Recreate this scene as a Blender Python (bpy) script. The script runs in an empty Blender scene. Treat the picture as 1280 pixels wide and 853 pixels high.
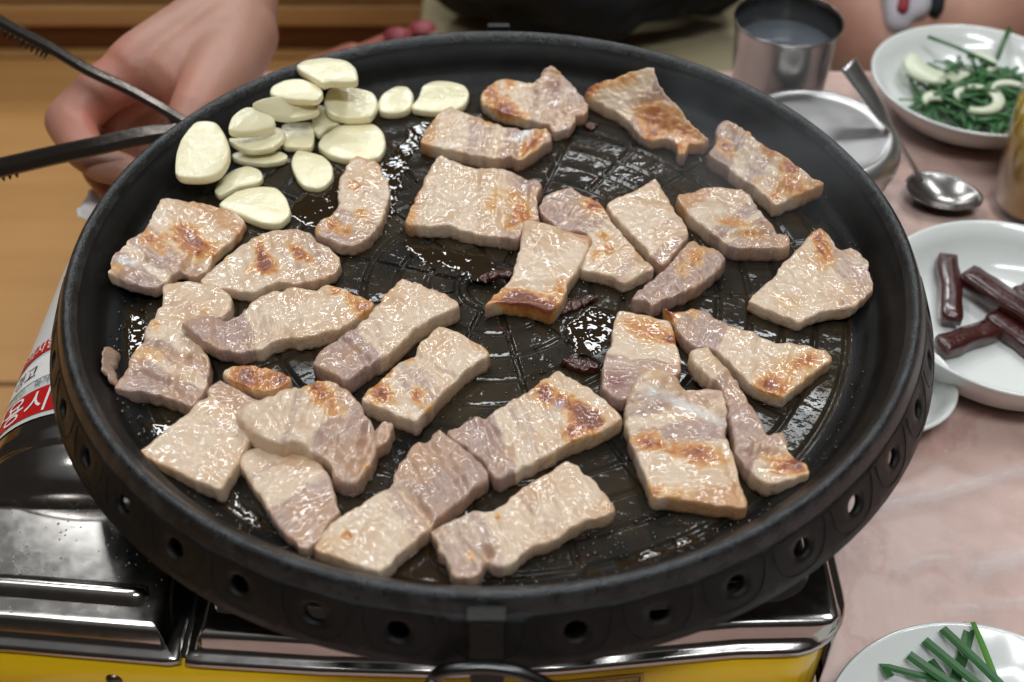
import bpy, bmesh, math, random
import numpy as np
from math import sin, cos, pi, radians, sqrt, hypot, atan2, exp
from mathutils import Vector, Matrix, noise, geometry

# ------------------------------------------------------------------ camera, world, lights, exposure
SC = bpy.context.scene
COL = SC.collection
FPX = 1500.0
CAM = np.array([.0083, -.4035, .4652]); PITCH = .7684
FW = np.array([0, cos(PITCH), -sin(PITCH)]); UP = np.array([0, sin(PITCH), cos(PITCH)]); RT = np.array([1., 0, 0])
cd = bpy.data.cameras.new('camera'); cam = bpy.data.objects.new('camera', cd); COL.objects.link(cam)
cam.location = CAM; cam.rotation_euler = (pi/2-PITCH, 0, 0)
cd.sensor_width = 36; cd.lens = FPX/1280*36; cd.clip_start = .01; cd.clip_end = 50
cd.dof.use_dof = True; cd.dof.focus_distance = .52; cd.dof.aperture_fstop = 8.0
SC.camera = cam
W = bpy.data.worlds.new('World'); SC.world = W; W.use_nodes = True
_t = W.node_tree; _c = _t.nodes.new('ShaderNodeTexCoord'); _s = _t.nodes.new('ShaderNodeSeparateXYZ'); _r = _t.nodes.new('ShaderNodeValToRGB')
_t.links.new(_c.outputs['Generated'], _s.inputs[0]); _t.links.new(_s.outputs['Z'], _r.inputs[0]); _t.links.new(_r.outputs[0], _t.nodes['Background'].inputs[0])
_r.color_ramp.elements[0].position = .58; _r.color_ramp.elements[0].color = (.10, .088, .076, 1)     # walls and furniture of the room
_r.color_ramp.elements[1].position = .97; _r.color_ramp.elements[1].color = (.62, .63, .64, 1)       # pale ceiling
_t.nodes['Background'].inputs[1].default_value = .50
def area(name, loc, target, sx, sy, e, col=(1, 1, 1)):
    l = bpy.data.lights.new(name, 'AREA'); l.shape = 'RECTANGLE'; l.size = sx; l.size_y = sy; l.energy = e; l.color = col
    o = bpy.data.objects.new(name, l); COL.objects.link(o); o.location = loc
    o.rotation_euler = (Vector(target)-Vector(loc)).to_track_quat('-Z', 'Y').to_euler()
for lx, ly, le in ((-.75, 1.9, 22), (.70, 1.9, 22), (-.85, .45, 15), (.95, .45, 20), (.1, -.9, 32), (0, 3.3, 16)):      # rows of ceiling lamps
    area('ceiling_light', (lx, ly, 2.2), (lx*.7, ly*.7, 0), 1.0, .22, le, (.97, .995, 1) if lx < 0 else (.94, .98, 1))
SC.view_settings.view_transform = 'Standard'; SC.view_settings.look = 'None'; SC.view_settings.exposure = -.52; SC.view_settings.gamma = 1
try:
    SC.cycles.max_bounces = 6; SC.cycles.diffuse_bounces = 3; SC.cycles.glossy_bounces = 4; SC.cycles.transmission_bounces = 4; SC.cycles.transparent_max_bounces = 8; SC.cycles.volume_bounces = 0; SC.cycles.caustics_reflective = False; SC.cycles.caustics_refractive = False
    SC.cycles.use_denoising = True; SC.cycles.use_adaptive_sampling = True; SC.cycles.adaptive_threshold = .025; SC.cycles.adaptive_min_samples = 24
except Exception: pass

# ------------------------------------------------------------------ projection helpers (photograph pixels, 1280 x 853)
def un(px, py, z):
    d = RT*((px-640)/FPX)+FW+UP*((426.5-py)/FPX)
    return CAM+d*((z-CAM[2])/d[2])
def ray(px, py, depth):
    return CAM+(RT*((px-640)/FPX)+FW+UP*((426.5-py)/FPX))*depth
def proj(P):
    P = np.atleast_2d(P)-CAM; z = P@FW
    return np.stack([640+FPX*(P@RT)/z, 426.5-FPX*(P@UP)/z], 1)

# ------------------------------------------------------------------ materials
def srgb(r, g, b):
    f = lambda c: c/12.92 if c <= .04045 else ((c+.055)/1.055)**2.4
    return (f(r/255), f(g/255), f(b/255), 1)
class NT:
    def __init__(s, name):
        s.m = bpy.data.materials.new(name); s.m.use_nodes = True; s.t = s.m.node_tree; s.b = s.t.nodes['Principled BSDF']
        s.out = s.t.nodes['Material Output']; s._c = None
    def n(s, typ, **kw):
        x = s.t.nodes.new(typ)
        for k, v in kw.items():
            if k in x.inputs.keys(): x.inputs[k].default_value = v
            else: setattr(x, k, v)
        return x
    def l(s, a, b): s.t.links.new(a, b)
    def coord(s, gen='Object'):
        if not s._c: s._c = s.n('ShaderNodeTexCoord')
        return s._c.outputs[gen]
    def noise(s, scale, detail=3, rough=.55, vec=None, dist=0):
        x = s.n('ShaderNodeTexNoise'); x.inputs['Scale'].default_value = scale; x.inputs['Detail'].default_value = detail
        x.inputs['Roughness'].default_value = rough; x.inputs['Distortion'].default_value = dist
        s.l(vec if vec is not None else s.coord(), x.inputs['Vector']); return x.outputs['Fac']
    def math(s, op, a, b=None, c=None):
        x = s.n('ShaderNodeMath', operation=op)
        for i, v in enumerate((a, b, c)):
            if v is None: continue
            if isinstance(v, (int, float)): x.inputs[i].default_value = v
            else: s.l(v, x.inputs[i])
        return x.outputs[0]
    def ramp(s, fac, stops):
        x = s.n('ShaderNodeValToRGB'); e = x.color_ramp.elements
        while len(e) < len(stops): e.new(.5)
        for i, (p, c) in enumerate(stops):
            e[i].position = p; e[i].color = c if len(c) == 4 else (*c, 1)
        s.l(fac, x.inputs[0]); return x.outputs[0]
    def mix(s, fac, a, b, mode='MIX'):
        x = s.n('ShaderNodeMix', data_type='RGBA', blend_type=mode)
        for i, v in ((0, fac), (6, a), (7, b)):
            if isinstance(v, (int, float)): x.inputs[i].default_value = v
            elif isinstance(v, tuple): x.inputs[i].default_value = v
            else: s.l(v, x.inputs[i])
        return x.outputs[2]
    def attr(s, name):
        x = s.n('ShaderNodeAttribute'); x.attribute_name = name; return x.outputs['Fac']
    def bump(s, h, strength, dist, normal=None):
        x = s.n('ShaderNodeBump'); x.inputs['Strength'].default_value = strength; x.inputs['Distance'].default_value = dist
        s.l(h, x.inputs['Height'])
        if normal is not None: s.l(normal, x.inputs['Normal'])
        return x.outputs[0]
    def set(s, **kw):
        for k, v in kw.items():
            i = s.b.inputs[k.replace('_', ' ')]
            if hasattr(v, 'is_linked') or isinstance(v, bpy.types.NodeSocket): s.l(v, i)
            else: i.default_value = v
        return s
def g(v): return (v, v, v, 1)
def simple(name, col, rough=.5, metal=0, bump=None, var=.0, **kw):
    t = NT(name)
    if var:
        nz = t.noise(kw.pop('vscale', 30), 4)
        c2 = tuple(max(0, x*(1-var)) for x in col[:3])+(1,)
        t.set(Base_Color=t.mix(nz, col, c2))
    else: t.set(Base_Color=col)
    t.set(Roughness=rough, Metallic=metal)
    if bump: t.set(Normal=t.bump(t.noise(bump[0], 4), bump[1], bump[2]))
    for k, v in kw.items(): t.set(**{k: v})
    return t.m
M = {}
# meat: colour from fat / lean / browned / rind masks of each slice, broken up by noise
t = NT('pork')
gv = t.n('ShaderNodeCombineXYZ'); t.l(t.attr('gu'), gv.inputs[0]); t.l(t.math('MULTIPLY', t.attr('gv'), .13), gv.inputs[1]); t.l(t.attr('gs'), gv.inputs[2])
grain = t.noise(1500, 3, .6, vec=gv.outputs[0])                    # muscle fibres run along the layers
layer = t.noise(230, 3, .6, vec=gv.outputs[0])                     # thin fat and lean layers
fat = t.mix(t.noise(160, 4), srgb(222, 202, 178), srgb(206, 177, 149))
lean = t.mix(t.noise(260, 5), srgb(190, 163, 150), srgb(162, 132, 119))
lean = t.mix(t.ramp(grain, [(.42, g(0)), (.62, g(.55))]), lean, srgb(148, 116, 102))
ln = t.math('ADD', t.attr('lean'), t.math('ADD', t.math('MULTIPLY', t.math('SUBTRACT', t.noise(220, 5, .65), .5), .55), t.math('MULTIPLY', t.math('SUBTRACT', layer, .5), 1.1)))
base = t.mix(t.ramp(ln, [(.30, g(0)), (.70, g(1))]), fat, lean)
tan = t.ramp(t.noise(60, 2, .5), [(.44, g(0)), (.78, g(.7))])
base = t.mix(tan, base, srgb(202, 158, 112))
ri = t.math('ADD', t.attr('rind'), t.math('MULTIPLY', t.math('SUBTRACT', t.noise(300, 4), .5), .5))
base = t.mix(t.ramp(ri, [(.35, g(0)), (.75, g(.85))]), base, srgb(190, 138, 90))
br = t.math('ADD', t.attr('brown'), t.math('ADD', t.math('MULTIPLY', t.math('SUBTRACT', t.noise(380, 6, .72), .5), .75), t.math('MULTIPLY', t.math('SUBTRACT', layer, .5), .5)))
bc = t.ramp(br, [(.40, srgb(214, 168, 104)), (.66, srgb(192, 124, 58)), (.90, srgb(152, 78, 34)), (1, srgb(122, 56, 26))])
base = t.mix(t.ramp(br, [(.28, g(0)), (.54, g(.95))]), base, bc)
wh = t.attr('white'); base = t.mix(wh, base, srgb(226, 226, 224))
rd = t.attr('red'); base = t.mix(rd, base, srgb(112, 34, 26))
vo = t.n('ShaderNodeTexVoronoi'); vo.inputs['Scale'].default_value = 330; vo.inputs['Randomness'].default_value = 1.; t.l(t.coord(), vo.inputs['Vector'])
dome = t.math('MAXIMUM', t.math('SUBTRACT', 1., t.math('MULTIPLY', t.math('POWER', vo.outputs['Distance'], 2.), 7.)), 0.)     # droplets of melted fat
dome = t.math('MULTIPLY', dome, t.ramp(t.noise(95, 3), [(.46, g(0)), (.66, g(1))]))
wet = t.bump(dome, 1., .00006, t.bump(t.noise(140, 2, .5), 1., .00028))
nb = t.bump(grain, .7, .0005, t.bump(t.noise(420, 4, .6), .6, .0007))
cw = t.ramp(t.noise(100, 3), [(.38, g(.2)), (.62, g(1))])
t.set(Base_Color=base, Roughness=.42, Normal=nb, Subsurface_Weight=.22, Subsurface_Radius=(.0032, .0015, .0009), Subsurface_Scale=1.0,
      Coat_Weight=cw, Coat_Roughness=.09, Coat_IOR=1.55, Coat_Normal=wet)
t.b.subsurface_method = 'RANDOM_WALK'
M['pork'] = t.m
t = NT('garlic')
c = t.mix(t.noise(70, 3), srgb(244, 237, 204), srgb(234, 221, 176))
c = t.mix(t.ramp(t.noise(900, 2), [(.62, g(0)), (.75, g(.35))]), c, srgb(250, 248, 226))
c = t.mix(t.ramp(t.noise(130, 4, .6, dist=.8), [(.54, g(0)), (.76, g(.3))]), c, srgb(228, 212, 160))
t.set(Base_Color=c, Roughness=.36, Subsurface_Weight=.35, Subsurface_Radius=(.004, .0034, .0018), Subsurface_Scale=1.0, Coat_Weight=.8, Coat_Roughness=.14, Coat_Normal=t.bump(t.noise(420, 2), 1., .00035),
      Normal=t.bump(t.noise(700, 3), .12, .0004))
M['garlic'] = t.m
# pan
t = NT('pan_coating')
sp = t.noise(2600, 2, .6)
c = t.mix(t.ramp(t.noise(60, 5), [(.4, g(0)), (.75, g(1))]), srgb(15, 15, 15), srgb(27, 26, 25))
c = t.mix(t.ramp(t.noise(1500, 2), [(.70, g(0)), (.76, g(.35))]), c, srgb(120, 118, 112))
c = t.mix(t.ramp(t.noise(42, 6, .7), [(.56, g(0)), (.72, g(.5))]), c, srgb(52, 44, 36))
t.set(Base_Color=c, Roughness=t.ramp(t.noise(55, 5, .65), [(.35, g(.30)), (.65, g(.52))]), Specular_IOR_Level=.24, Normal=t.bump(sp, .45, .0005))
M['pan'] = t.m
t = NT('pan_rim_worn')
c = t.mix(t.ramp(t.noise(120, 6, .7), [(.35, g(0)), (.7, g(1))]), srgb(16, 16, 17), srgb(54, 55, 56))
t.set(Base_Color=c, Roughness=.22, Metallic=.1, Specular_IOR_Level=.6, Normal=t.bump(t.noise(1100, 3, .6), .9, .0005))
M['rim'] = t.m
t = NT('pan_floor_oily')
c = t.mix(t.ramp(t.noise(38, 5, .65), [(.35, g(0)), (.7, g(1))]), srgb(18, 15, 11), srgb(52, 41, 22))
c = t.mix(t.ramp(t.noise(130, 4, .6), [(.60, g(0)), (.74, g(.55))]), c, srgb(70, 34, 18))
wetm = t.ramp(t.noise(30, 4, .6), [(.44, g(.05)), (.66, g(.65))])
t.set(Base_Color=c, Roughness=.6, Specular_IOR_Level=.15, Normal=t.bump(t.noise(1400, 3), .5, .0006), Coat_Weight=wetm, Coat_Roughness=.06, Coat_IOR=1.5,
      Coat_Normal=t.bump(t.noise(260, 2, .5), 1., .00014, t.bump(t.noise(80, 2), 1., .0005)))
M['floor_pan'] = t.m
t = NT('cooking_oil')
t.set(Base_Color=srgb(42, 31, 18), Roughness=.03, IOR=1.47, Specular_IOR_Level=.6, Normal=t.bump(t.noise(170, 2, .5), 1., .0003))
M['oil'] = t.m
M['bead'] = simple('oil_bead', srgb(46, 38, 26), .04, Specular_IOR_Level=.7)
M['speck'] = simple('grease_speck', srgb(170, 160, 140), .35)
M['char'] = simple('charred_crumb', srgb(84, 38, 20), .3, var=.6, vscale=200, bump=(500, .8, .002), Coat_Weight=.6)
# metals
t = NT('chrome')
t.set(Base_Color=srgb(176, 172, 168), Metallic=1., Roughness=t.ramp(t.noise(160, 5), [(.3, g(.13)), (.8, g(.22))]), Normal=t.bump(t.noise(25, 2), .05, .003))
M['chrome'] = t.m
t = NT('stainless')
t.set(Base_Color=srgb(200, 198, 196), Metallic=1., Roughness=t.ramp(t.noise(60, 3), [(.3, g(.30)), (.7, g(.38))]))
M['steel'] = t.m
M['cup_steel'] = simple('cup_steel', srgb(150, 146, 143), .22, 1., var=.15, vscale=30)
M['tongs'] = simple('tong_steel', srgb(128, 120, 114), .30, 1., bump=(300, .2, .001))
M['bracket'] = simple('bracket_steel', srgb(40, 39, 36), .45, .6, var=.4, vscale=150, bump=(700, .5, .0008))
M['ring'] = simple('ring_wire', srgb(84, 84, 84), .3, 1.)
t = NT('yellow_enamel')
c = t.mix(t.ramp(t.noise(240, 4, .7), [(.70, g(0)), (.78, g(.8))]), srgb(238, 196, 22), srgb(150, 110, 20))
t.set(Base_Color=c, Roughness=.28, Coat_Weight=.5, Coat_Roughness=.1, Normal=t.bump(t.noise(30, 2), .1, .003))
M['yellow'] = t.m
M['dark'] = simple('dark_gap', srgb(20, 19, 18), .7)
M['screw'] = simple('screw_steel', srgb(110, 100, 84), .35, 1.)
M['label_white'] = simple('label_white', srgb(214, 216, 214), .35)
M['label_red'] = simple('label_red', srgb(196, 26, 30), .35)
M['label_ink'] = simple('label_ink', srgb(40, 44, 52), .5)
M['label_green'] = simple('label_green', srgb(70, 120, 66), .5)
M['label_white_ink'] = simple('label_white_ink', srgb(240, 236, 232), .4)
M['plate_label'] = simple('plate_label', srgb(196, 158, 52), .4, var=.25, vscale=120)
# dishes, table
M['china'] = simple('white_china', srgb(226, 228, 224), .16, var=.04, Coat_Weight=.3)
t = NT('pink_marble')
w = t.noise(9, 6, .62, dist=1.2)
c = t.mix(t.ramp(w, [(.3, g(0)), (.7, g(1))]), srgb(226, 196, 185), srgb(196, 162, 150))
v = t.noise(12, 5, .55, dist=.6)
c = t.mix(t.ramp(v, [(.47, g(0)), (.5, g(.35)), (.53, g(0))]), c, srgb(180, 120, 108))
c = t.mix(t.ramp(t.noise(42, 4, .7), [(.55, g(0)), (.72, g(.55))]), c, srgb(186, 150, 140))
c = t.mix(t.ramp(t.noise(230, 3), [(.64, g(0)), (.74, g(.5))]), c, srgb(226, 204, 196))
t.set(Base_Color=c, Roughness=.35, Normal=t.bump(t.noise(60, 3), .05, .002))
M['marble'] = t.m
t = NT('plastic_film')
tr = t.n('ShaderNodeBsdfTransparent'); gl = t.n('ShaderNodeBsdfGlossy'); gl.inputs['Roughness'].default_value = .28
fz = t.n('ShaderNodeFresnel'); fz.inputs['IOR'].default_value = 1.4
nrm = t.bump(t.noise(26, 3), .25, .006); t.l(nrm, gl.inputs['Normal']); t.l(nrm, fz.inputs['Normal'])
ms = t.n('ShaderNodeMixShader'); t.l(t.math('MULTIPLY', fz.outputs[0], .45), ms.inputs[0]); t.l(tr.outputs[0], ms.inputs[1]); t.l(gl.outputs[0], ms.inputs[2])
df = t.n('ShaderNodeBsdfDiffuse'); df.inputs[0].default_value = srgb(236, 228, 226)
m2 = t.n('ShaderNodeMixShader'); t.l(t.math('MULTIPLY', t.attr('fold'), .42), m2.inputs[0]); t.l(ms.outputs[0], m2.inputs[1]); t.l(df.outputs[0], m2.inputs[2])
t.l(m2.outputs[0], t.out.inputs[0]); M['film'] = t.m
def wood(name, a, b, sc):
    t = NT(name); mp = t.n('ShaderNodeMapping'); mp.inputs['Scale'].default_value = (1.2, 14, 14); t.l(t.coord(), mp.inputs[0])
    c = t.mix(t.noise(sc, 5, .6, vec=mp.outputs[0]), a, b); t.set(Base_Color=c, Roughness=.42); return t.m
M['floor_wood'] = wood('floor_wood', srgb(196, 150, 92), srgb(166, 118, 66), 3)
M['plank'] = wood('plank_wood', srgb(214, 172, 118), srgb(164, 118, 70), 4)
M['plank_dark'] = wood('plank_wood_dark', srgb(124, 76, 40), srgb(92, 54, 28), 4)
M['khaki'] = simple('khaki_fabric', srgb(170, 158, 122), .9, var=.3, vscale=14, bump=(260, .5, .002))
M['black_cloth'] = simple('black_cloth', srgb(22, 24, 30), .9, bump=(90, .4, .004))
t = NT('skin')
c = t.mix(t.noise(26, 4), srgb(188, 148, 128), srgb(166, 116, 100))
c = t.mix(t.attr('flush'), c, srgb(186, 104, 84))
t.set(Base_Color=c, Roughness=.48, Subsurface_Weight=.25, Subsurface_Radius=(.008, .003, .0015), Subsurface_Scale=1.0, Normal=t.bump(t.noise(420, 3), .2, .0008))
M['skin'] = t.m
M['nail_red'] = simple('red_nail', srgb(140, 56, 62), .5)
M['paper'] = simple('white_paper', srgb(232, 232, 232), .8)
M['red_cloth'] = simple('red_cloth', srgb(140, 44, 56), .8)
M['white_cloth'] = simple('white_cloth', srgb(184, 180, 186), .8)
t = NT('chive'); c = t.mix(t.noise(40, 3), srgb(58, 112, 50), srgb(34, 80, 44)); t.set(Base_Color=c, Roughness=.35, Normal=t.bump(t.noise(300, 2), .1, .0005)); M['chive'] = t.m
M['chive_light'] = simple('chive_light', srgb(86, 140, 52), .35, var=.2)
t = NT('onion'); t.set(Base_Color=t.mix(t.noise(20, 2), srgb(228, 230, 214), srgb(206, 214, 176)), Roughness=.3, Subsurface_Weight=.2, Subsurface_Radius=(.003, .003, .002), Subsurface_Scale=1.0); M['onion'] = t.m
M['pickle'] = simple('pickle_brown', srgb(74, 28, 24), .26, var=.6, vscale=60, bump=(200, .4, .0015), Coat_Weight=.5)
t = NT('water'); t.set(Base_Color=srgb(92, 98, 104), Roughness=.04, Specular_IOR_Level=.6, Metallic=.3); M['water'] = t.m
t = NT('glass')
tr = t.n('ShaderNodeBsdfTransparent'); gl = t.n('ShaderNodeBsdfGlossy'); gl.inputs['Roughness'].default_value = .04; fz = t.n('ShaderNodeFresnel'); fz.inputs['IOR'].default_value = 1.35
lw = t.n('ShaderNodeLayerWeight'); lw.inputs['Blend'].default_value = .5; fc = t.math('ADD', t.math('MULTIPLY', t.math('POWER', lw.outputs['Facing'], 3.), .5), .04)
ms = t.n('ShaderNodeMixShader'); t.l(fc, ms.inputs[0]); t.l(tr.outputs[0], ms.inputs[1]); t.l(gl.outputs[0], ms.inputs[2]); t.l(ms.outputs[0], t.out.inputs[0]); M['glass'] = t.m
M['drink'] = simple('yellow_drink', srgb(226, 182, 48), .12, var=.25, vscale=40)

# ------------------------------------------------------------------ object helpers
def mesh_obj(name, verts, faces, mat, parent=None, smooth=True, attrs=None):
    me = bpy.data.meshes.new(name); me.from_pydata([tuple(map(float, v)) for v in verts], [], faces); me.update()
    if mat is not None: me.materials.append(M[mat])
    if smooth: me.polygons.foreach_set('use_smooth', [True]*len(me.polygons))
    for k, arr in (attrs or {}).items():
        a = me.attributes.new(k, 'FLOAT', 'POINT'); a.data.foreach_set('value', np.asarray(arr, dtype=np.float32))
    o = bpy.data.objects.new(name, me); COL.objects.link(o)
    if parent is not None: o.parent = parent; o.matrix_parent_inverse = Matrix.Translation(-parent.location)
    return o
def fix_normals(o):
    bm = bmesh.new(); bm.from_mesh(o.data); bmesh.ops.recalc_face_normals(bm, faces=bm.faces[:]); bm.to_mesh(o.data); bm.free(); return o
def empty(name, loc):
    o = bpy.data.objects.new(name, None); COL.objects.link(o); o.location = Vector([float(x) for x in loc]); o.empty_display_size = .02; return o
def tag(o, label, cat, group=None, kind=None):
    o['label'] = label; o['category'] = cat
    if group: o['group'] = group
    if kind: o['kind'] = kind
    return o
def lathe(prof, n=96, cx=0, cy=0, closed=False):
    V = []; F = []
    for r, z in prof:
        for k in range(n):
            a = 2*pi*k/n; V.append((cx+r*cos(a), cy+r*sin(a), z))
    m = len(prof); rng = m if closed else m-1
    for i in range(rng):
        for k in range(n):
            j = (i+1) % m; F.append((i*n+k, i*n+(k+1) % n, j*n+(k+1) % n, j*n+k))
    return V, F
def tube(path, rad, n=10, caps=True, flat=1.0, upv=(0, 0, 1)):
    P = [Vector([float(c) for c in p]) for p in path]; V = []; F = []
    for i, p in enumerate(P):
        d = (P[min(i+1, len(P)-1)]-P[max(i-1, 0)]).normalized(); s = d.cross(Vector(upv))
        if s.length < 1e-5: s = d.cross(Vector((1, 0, 0)))
        s.normalize(); u = s.cross(d).normalized(); r = rad[i] if hasattr(rad, '__len__') else rad
        for k in range(n):
            a = 2*pi*k/n; V.append(p+s*r*cos(a)+u*r*flat*sin(a))
    for i in range(len(P)-1):
        for k in range(n): F.append((i*n+k, i*n+(k+1) % n, (i+1)*n+(k+1) % n, (i+1)*n+k))
    if caps: F.append(tuple(range(n-1, -1, -1))); F.append(tuple((len(P)-1)*n+k for k in range(n)))
    return V, F
def join(*vf):
    V = []; F = []
    for v, f in vf:
        o = len(V); V += list(v); F += [tuple(i+o for i in q) for q in f]
    return V, F
def catmull(pts, step, closed=True, alpha=.5):
    pts = [np.asarray(p, float) for p in pts]; n = len(pts); out = []
    rng = range(n) if closed else range(n-1)
    for i in rng:
        p0 = pts[(i-1) % n] if closed or i > 0 else pts[i]; p1 = pts[i]; p2 = pts[(i+1) % n]
        p3 = pts[(i+2) % n] if closed or i+2 < n else p2
        L = np.linalg.norm(p2-p1); m = max(1, int(round(L/step)))
        for k in range(m):
            s = k/m; tt = .8
            m1 = (p2-p0)*.5*tt; m2 = (p3-p1)*.5*tt
            out.append((2*s**3-3*s**2+1)*p1+(s**3-2*s**2+s)*m1+(-2*s**3+3*s**2)*p2+(s**3-s**2)*m2)
    if not closed: out.append(pts[-1])
    return np.array(out)
def inside(P, poly):
    x, y = P[:, 0], P[:, 1]; c = np.zeros(len(P), bool); n = len(poly); j = n-1
    for i in range(n):
        xi, yi = poly[i]; xj, yj = poly[j]
        k = ((yi > y) != (yj > y))
        with np.errstate(divide='ignore', invalid='ignore'):
            k &= x < (xj-xi)*(y-yi)/(yj-yi+1e-15)+xi
        c ^= k; j = i
    return c
def dist_poly(P, poly):
    D = np.full(len(P), 1e9)
    A = poly; B = np.roll(poly, -1, 0)
    for a, b in zip(A, B):
        ab = b-a; tt = np.clip(((P-a)@ab)/(ab@ab+1e-18), 0, 1); q = a+tt[:, None]*ab
        D = np.minimum(D, np.hypot(*(P-q).T))
    return D
def nz(x, y, z=0): return noise.noise(Vector((x, y, z)))
def fbm(x, y, z=0, o=4): return noise.fractal(Vector((x, y, z)), .9, 2.1, o)
def text_mesh(s, size):
    cu = bpy.data.curves.new('txt', 'FONT'); cu.body = s; cu.size = size; cu.resolution_u = 3
    o = bpy.data.objects.new('txt', cu); COL.objects.link(o); bpy.context.view_layer.update()
    me = o.evaluated_get(bpy.context.evaluated_depsgraph_get()).to_mesh()
    V = [tuple(v.co) for v in me.vertices]; F = [tuple(p.vertices) for p in me.polygons]
    bpy.data.objects.remove(o, do_unlink=True); bpy.data.curves.remove(cu)
    return V, F

# ------------------------------------------------------------------ key levels
ZR = .135            # pan rim crest above the table
ZF = .109            # pan cooking surface
def wall_z(r):       # height of the pan's inside at radius r
    return 0 if r < .159 else ((r-.159)*1.0 if r < .166 else .007+(r-.166)*2.2)

# ------------------------------------------------------------------ setting: floor
fl = mesh_obj('floor', [(-4, -1, -.33), (4, -1, -.33), (4, 5, -.33), (-4, 5, -.33)], [(0, 1, 2, 3)], 'floor_wood', smooth=False); fl['kind'] = 'structure'
def box(x0, x1, y0, y1, z0, z1, bev=0):
    bm = bmesh.new(); bmesh.ops.create_cube(bm, size=1)
    for v in bm.verts: v.co = Vector((x0+(v.co.x+.5)*(x1-x0), y0+(v.co.y+.5)*(y1-y0), z0+(v.co.z+.5)*(z1-z0)))
    if bev: bmesh.ops.bevel(bm, geom=bm.edges[:], offset=bev, segments=2, affect='EDGES', profile=.6)
    bm.verts.ensure_lookup_table(); V = [tuple(v.co) for v in bm.verts]; F = [tuple(v.index for v in f.verts) for f in bm.faces]; bm.free(); return V, F
for i, yy in enumerate((.36, .93)):
    mesh_obj('board_joint', *box(-3, 3, yy, yy+.004, -.3298, -.3285), 'plank_dark', fl, smooth=False)
# raised wooden platform behind, face made of separate boards
pf = empty('wooden_platform', (-.4, 1.0, -.33)); tag(pf, 'stepped wooden platform of long horizontal boards behind the hand', 'platform')
mesh_obj('plinth', *box(-2.2, .35, .955, 1.6, -.329, -.292, .002), 'plank_dark', pf, smooth=False)
zz = -.291
for k, (h, d, mt) in enumerate(((.026, .942, 'plank'), (.018, .95, 'plank'), (.024, .94, 'plank'), (.02, .95, 'plank'), (.026, .942, 'plank'), (.03, .945, 'plank'), (.05, .94, 'plank'), (.06, .945, 'plank'))):
    mesh_obj('board', *box(-2.2, .35, d, d+.4, zz, zz+h, .0025), mt, pf, smooth=False); zz += h+.003

# ------------------------------------------------------------------ table
tb = empty('table', (.3, 0, 0)); tag(tb, 'low table with pink marbled top under the stove and dishes', 'table')
mesh_obj('tabletop', *box(-.205, 1.0, -.75, .362, -.03, 0, .004), 'marble', tb, smooth=False)
mesh_obj('apron', *box(-.19, .98, -.73, .345, -.075, -.031, .003), 'plank_dark', tb, smooth=False)
for x, y in ((-.16, -.7), (.95, -.7), (-.16, .31), (.95, .31)):
    mesh_obj('leg', *box(x-.025, x+.025, y-.025, y+.025, -.33, -.0755, .003), 'plank_dark', tb, smooth=False)
# clear plastic film with folds
folds = [[(1035, 645), (1100, 634), (1160, 622), (1230, 604), (1300, 585), (1360, 575)], [(1225, 712), (1260, 703), (1300, 692), (1350, 685)],
         [(1188, 767), (1230, 760), (1300, 752), (1360, 745)], [(1120, 716), (1150, 704), (1185, 698)]]
fw_ = [.0042, .006, .0022, .002]
FL = [np.array([un(x, y, 0)[:2] for x, y in f]) for f in folds]; FL = [catmull(f, .004, False) for f in FL]
nx, ny = 150, 200; V = []; F = []; att = []
for j in range(ny+1):
    for i in range(nx+1):
        x = .137+(.60-.137)*i/nx; y = -.32+(.355+.32)*j/ny
        h = .0012+.0006*fbm(x*9, y*9, 2); fo = 0
        for f, w in zip(FL, fw_):
            d = np.min(np.hypot(f[:, 0]-x, f[:, 1]-y)); k = exp(-(d/w)**2); h += .0018*k; fo = max(fo, k)
        V.append((x, y, max(h, .0006))); att.append(fo)
for j in range(ny):
    for i in range(nx): a = j*(nx+1)+i; F.append((a, a+1, a+nx+2, a+nx+1))
tag(mesh_obj('plastic_sheet', V, F, 'film', attrs={'fold': att}), 'clear plastic film with raised folds spread over the pink tabletop', 'plastic sheet')

# ------------------------------------------------------------------ portable stove
ZT = .068
st = empty('portable_stove', (-.05, -.02, 0)); tag(st, 'chrome and yellow portable gas stove under the round black pan', 'stove')
def front_y(x):   # bowed front edge
    xs = [-.26, -.187, -.124, -.065, -.016, .026, .063, .095, .125, .14]; ys = [-.147, -.1515, -.1575, -.1615, -.1630, -.1615, -.1575, -.1542, -.1535, -.1535]
    return float(np.interp(x, xs, ys))
def plate_outline(x0, x1, yb, r_left, r_right):
    P = []
    n = 40
    for k in range(n+1):
        x = x0+(x1-x0)*k/n; P.append([x, front_y(x)])
    # round the front right corner
    if r_right:
        P = [p for p in P if p[0] < x1-r_right]
        for k in range(10):
            a = -pi/2+pi/2*k/9; P.append([x1-r_right+r_right*cos(a), front_y(x1-r_right)+r_right+r_right*sin(a)])
    P += [[x1, y] for y in np.linspace(min(max(P[-1][1]+.005, -.13), yb-.02), yb, 24)]
    P += [[x, yb] for x in np.linspace(x1-.004, x0+.004, 30)]
    if r_left:
        y0 = front_y(x0)+r_left
        P += [[x0, y] for y in np.linspace(yb, y0, 24)]
        P = [p for p in P if not (p[1] < y0-1e-6 and p[0] < x0+r_left)]
        for k in range(1, 9):
            a = pi+pi/2*k/9; P.append([x0+r_left+r_left*cos(a), y0+r_left*sin(a)])
    else: P += [[x0, y] for y in np.linspace(yb, P[0][1]+.004, 24)]
    return np.array(P)
def ring_normals(P):
    tng = np.roll(P, -1, 0)-np.roll(P, 1, 0); tng /= np.linalg.norm(tng, axis=1)[:, None]+1e-12
    return np.stack([tng[:, 1], -tng[:, 0]], 1)     # outward for CCW
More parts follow.
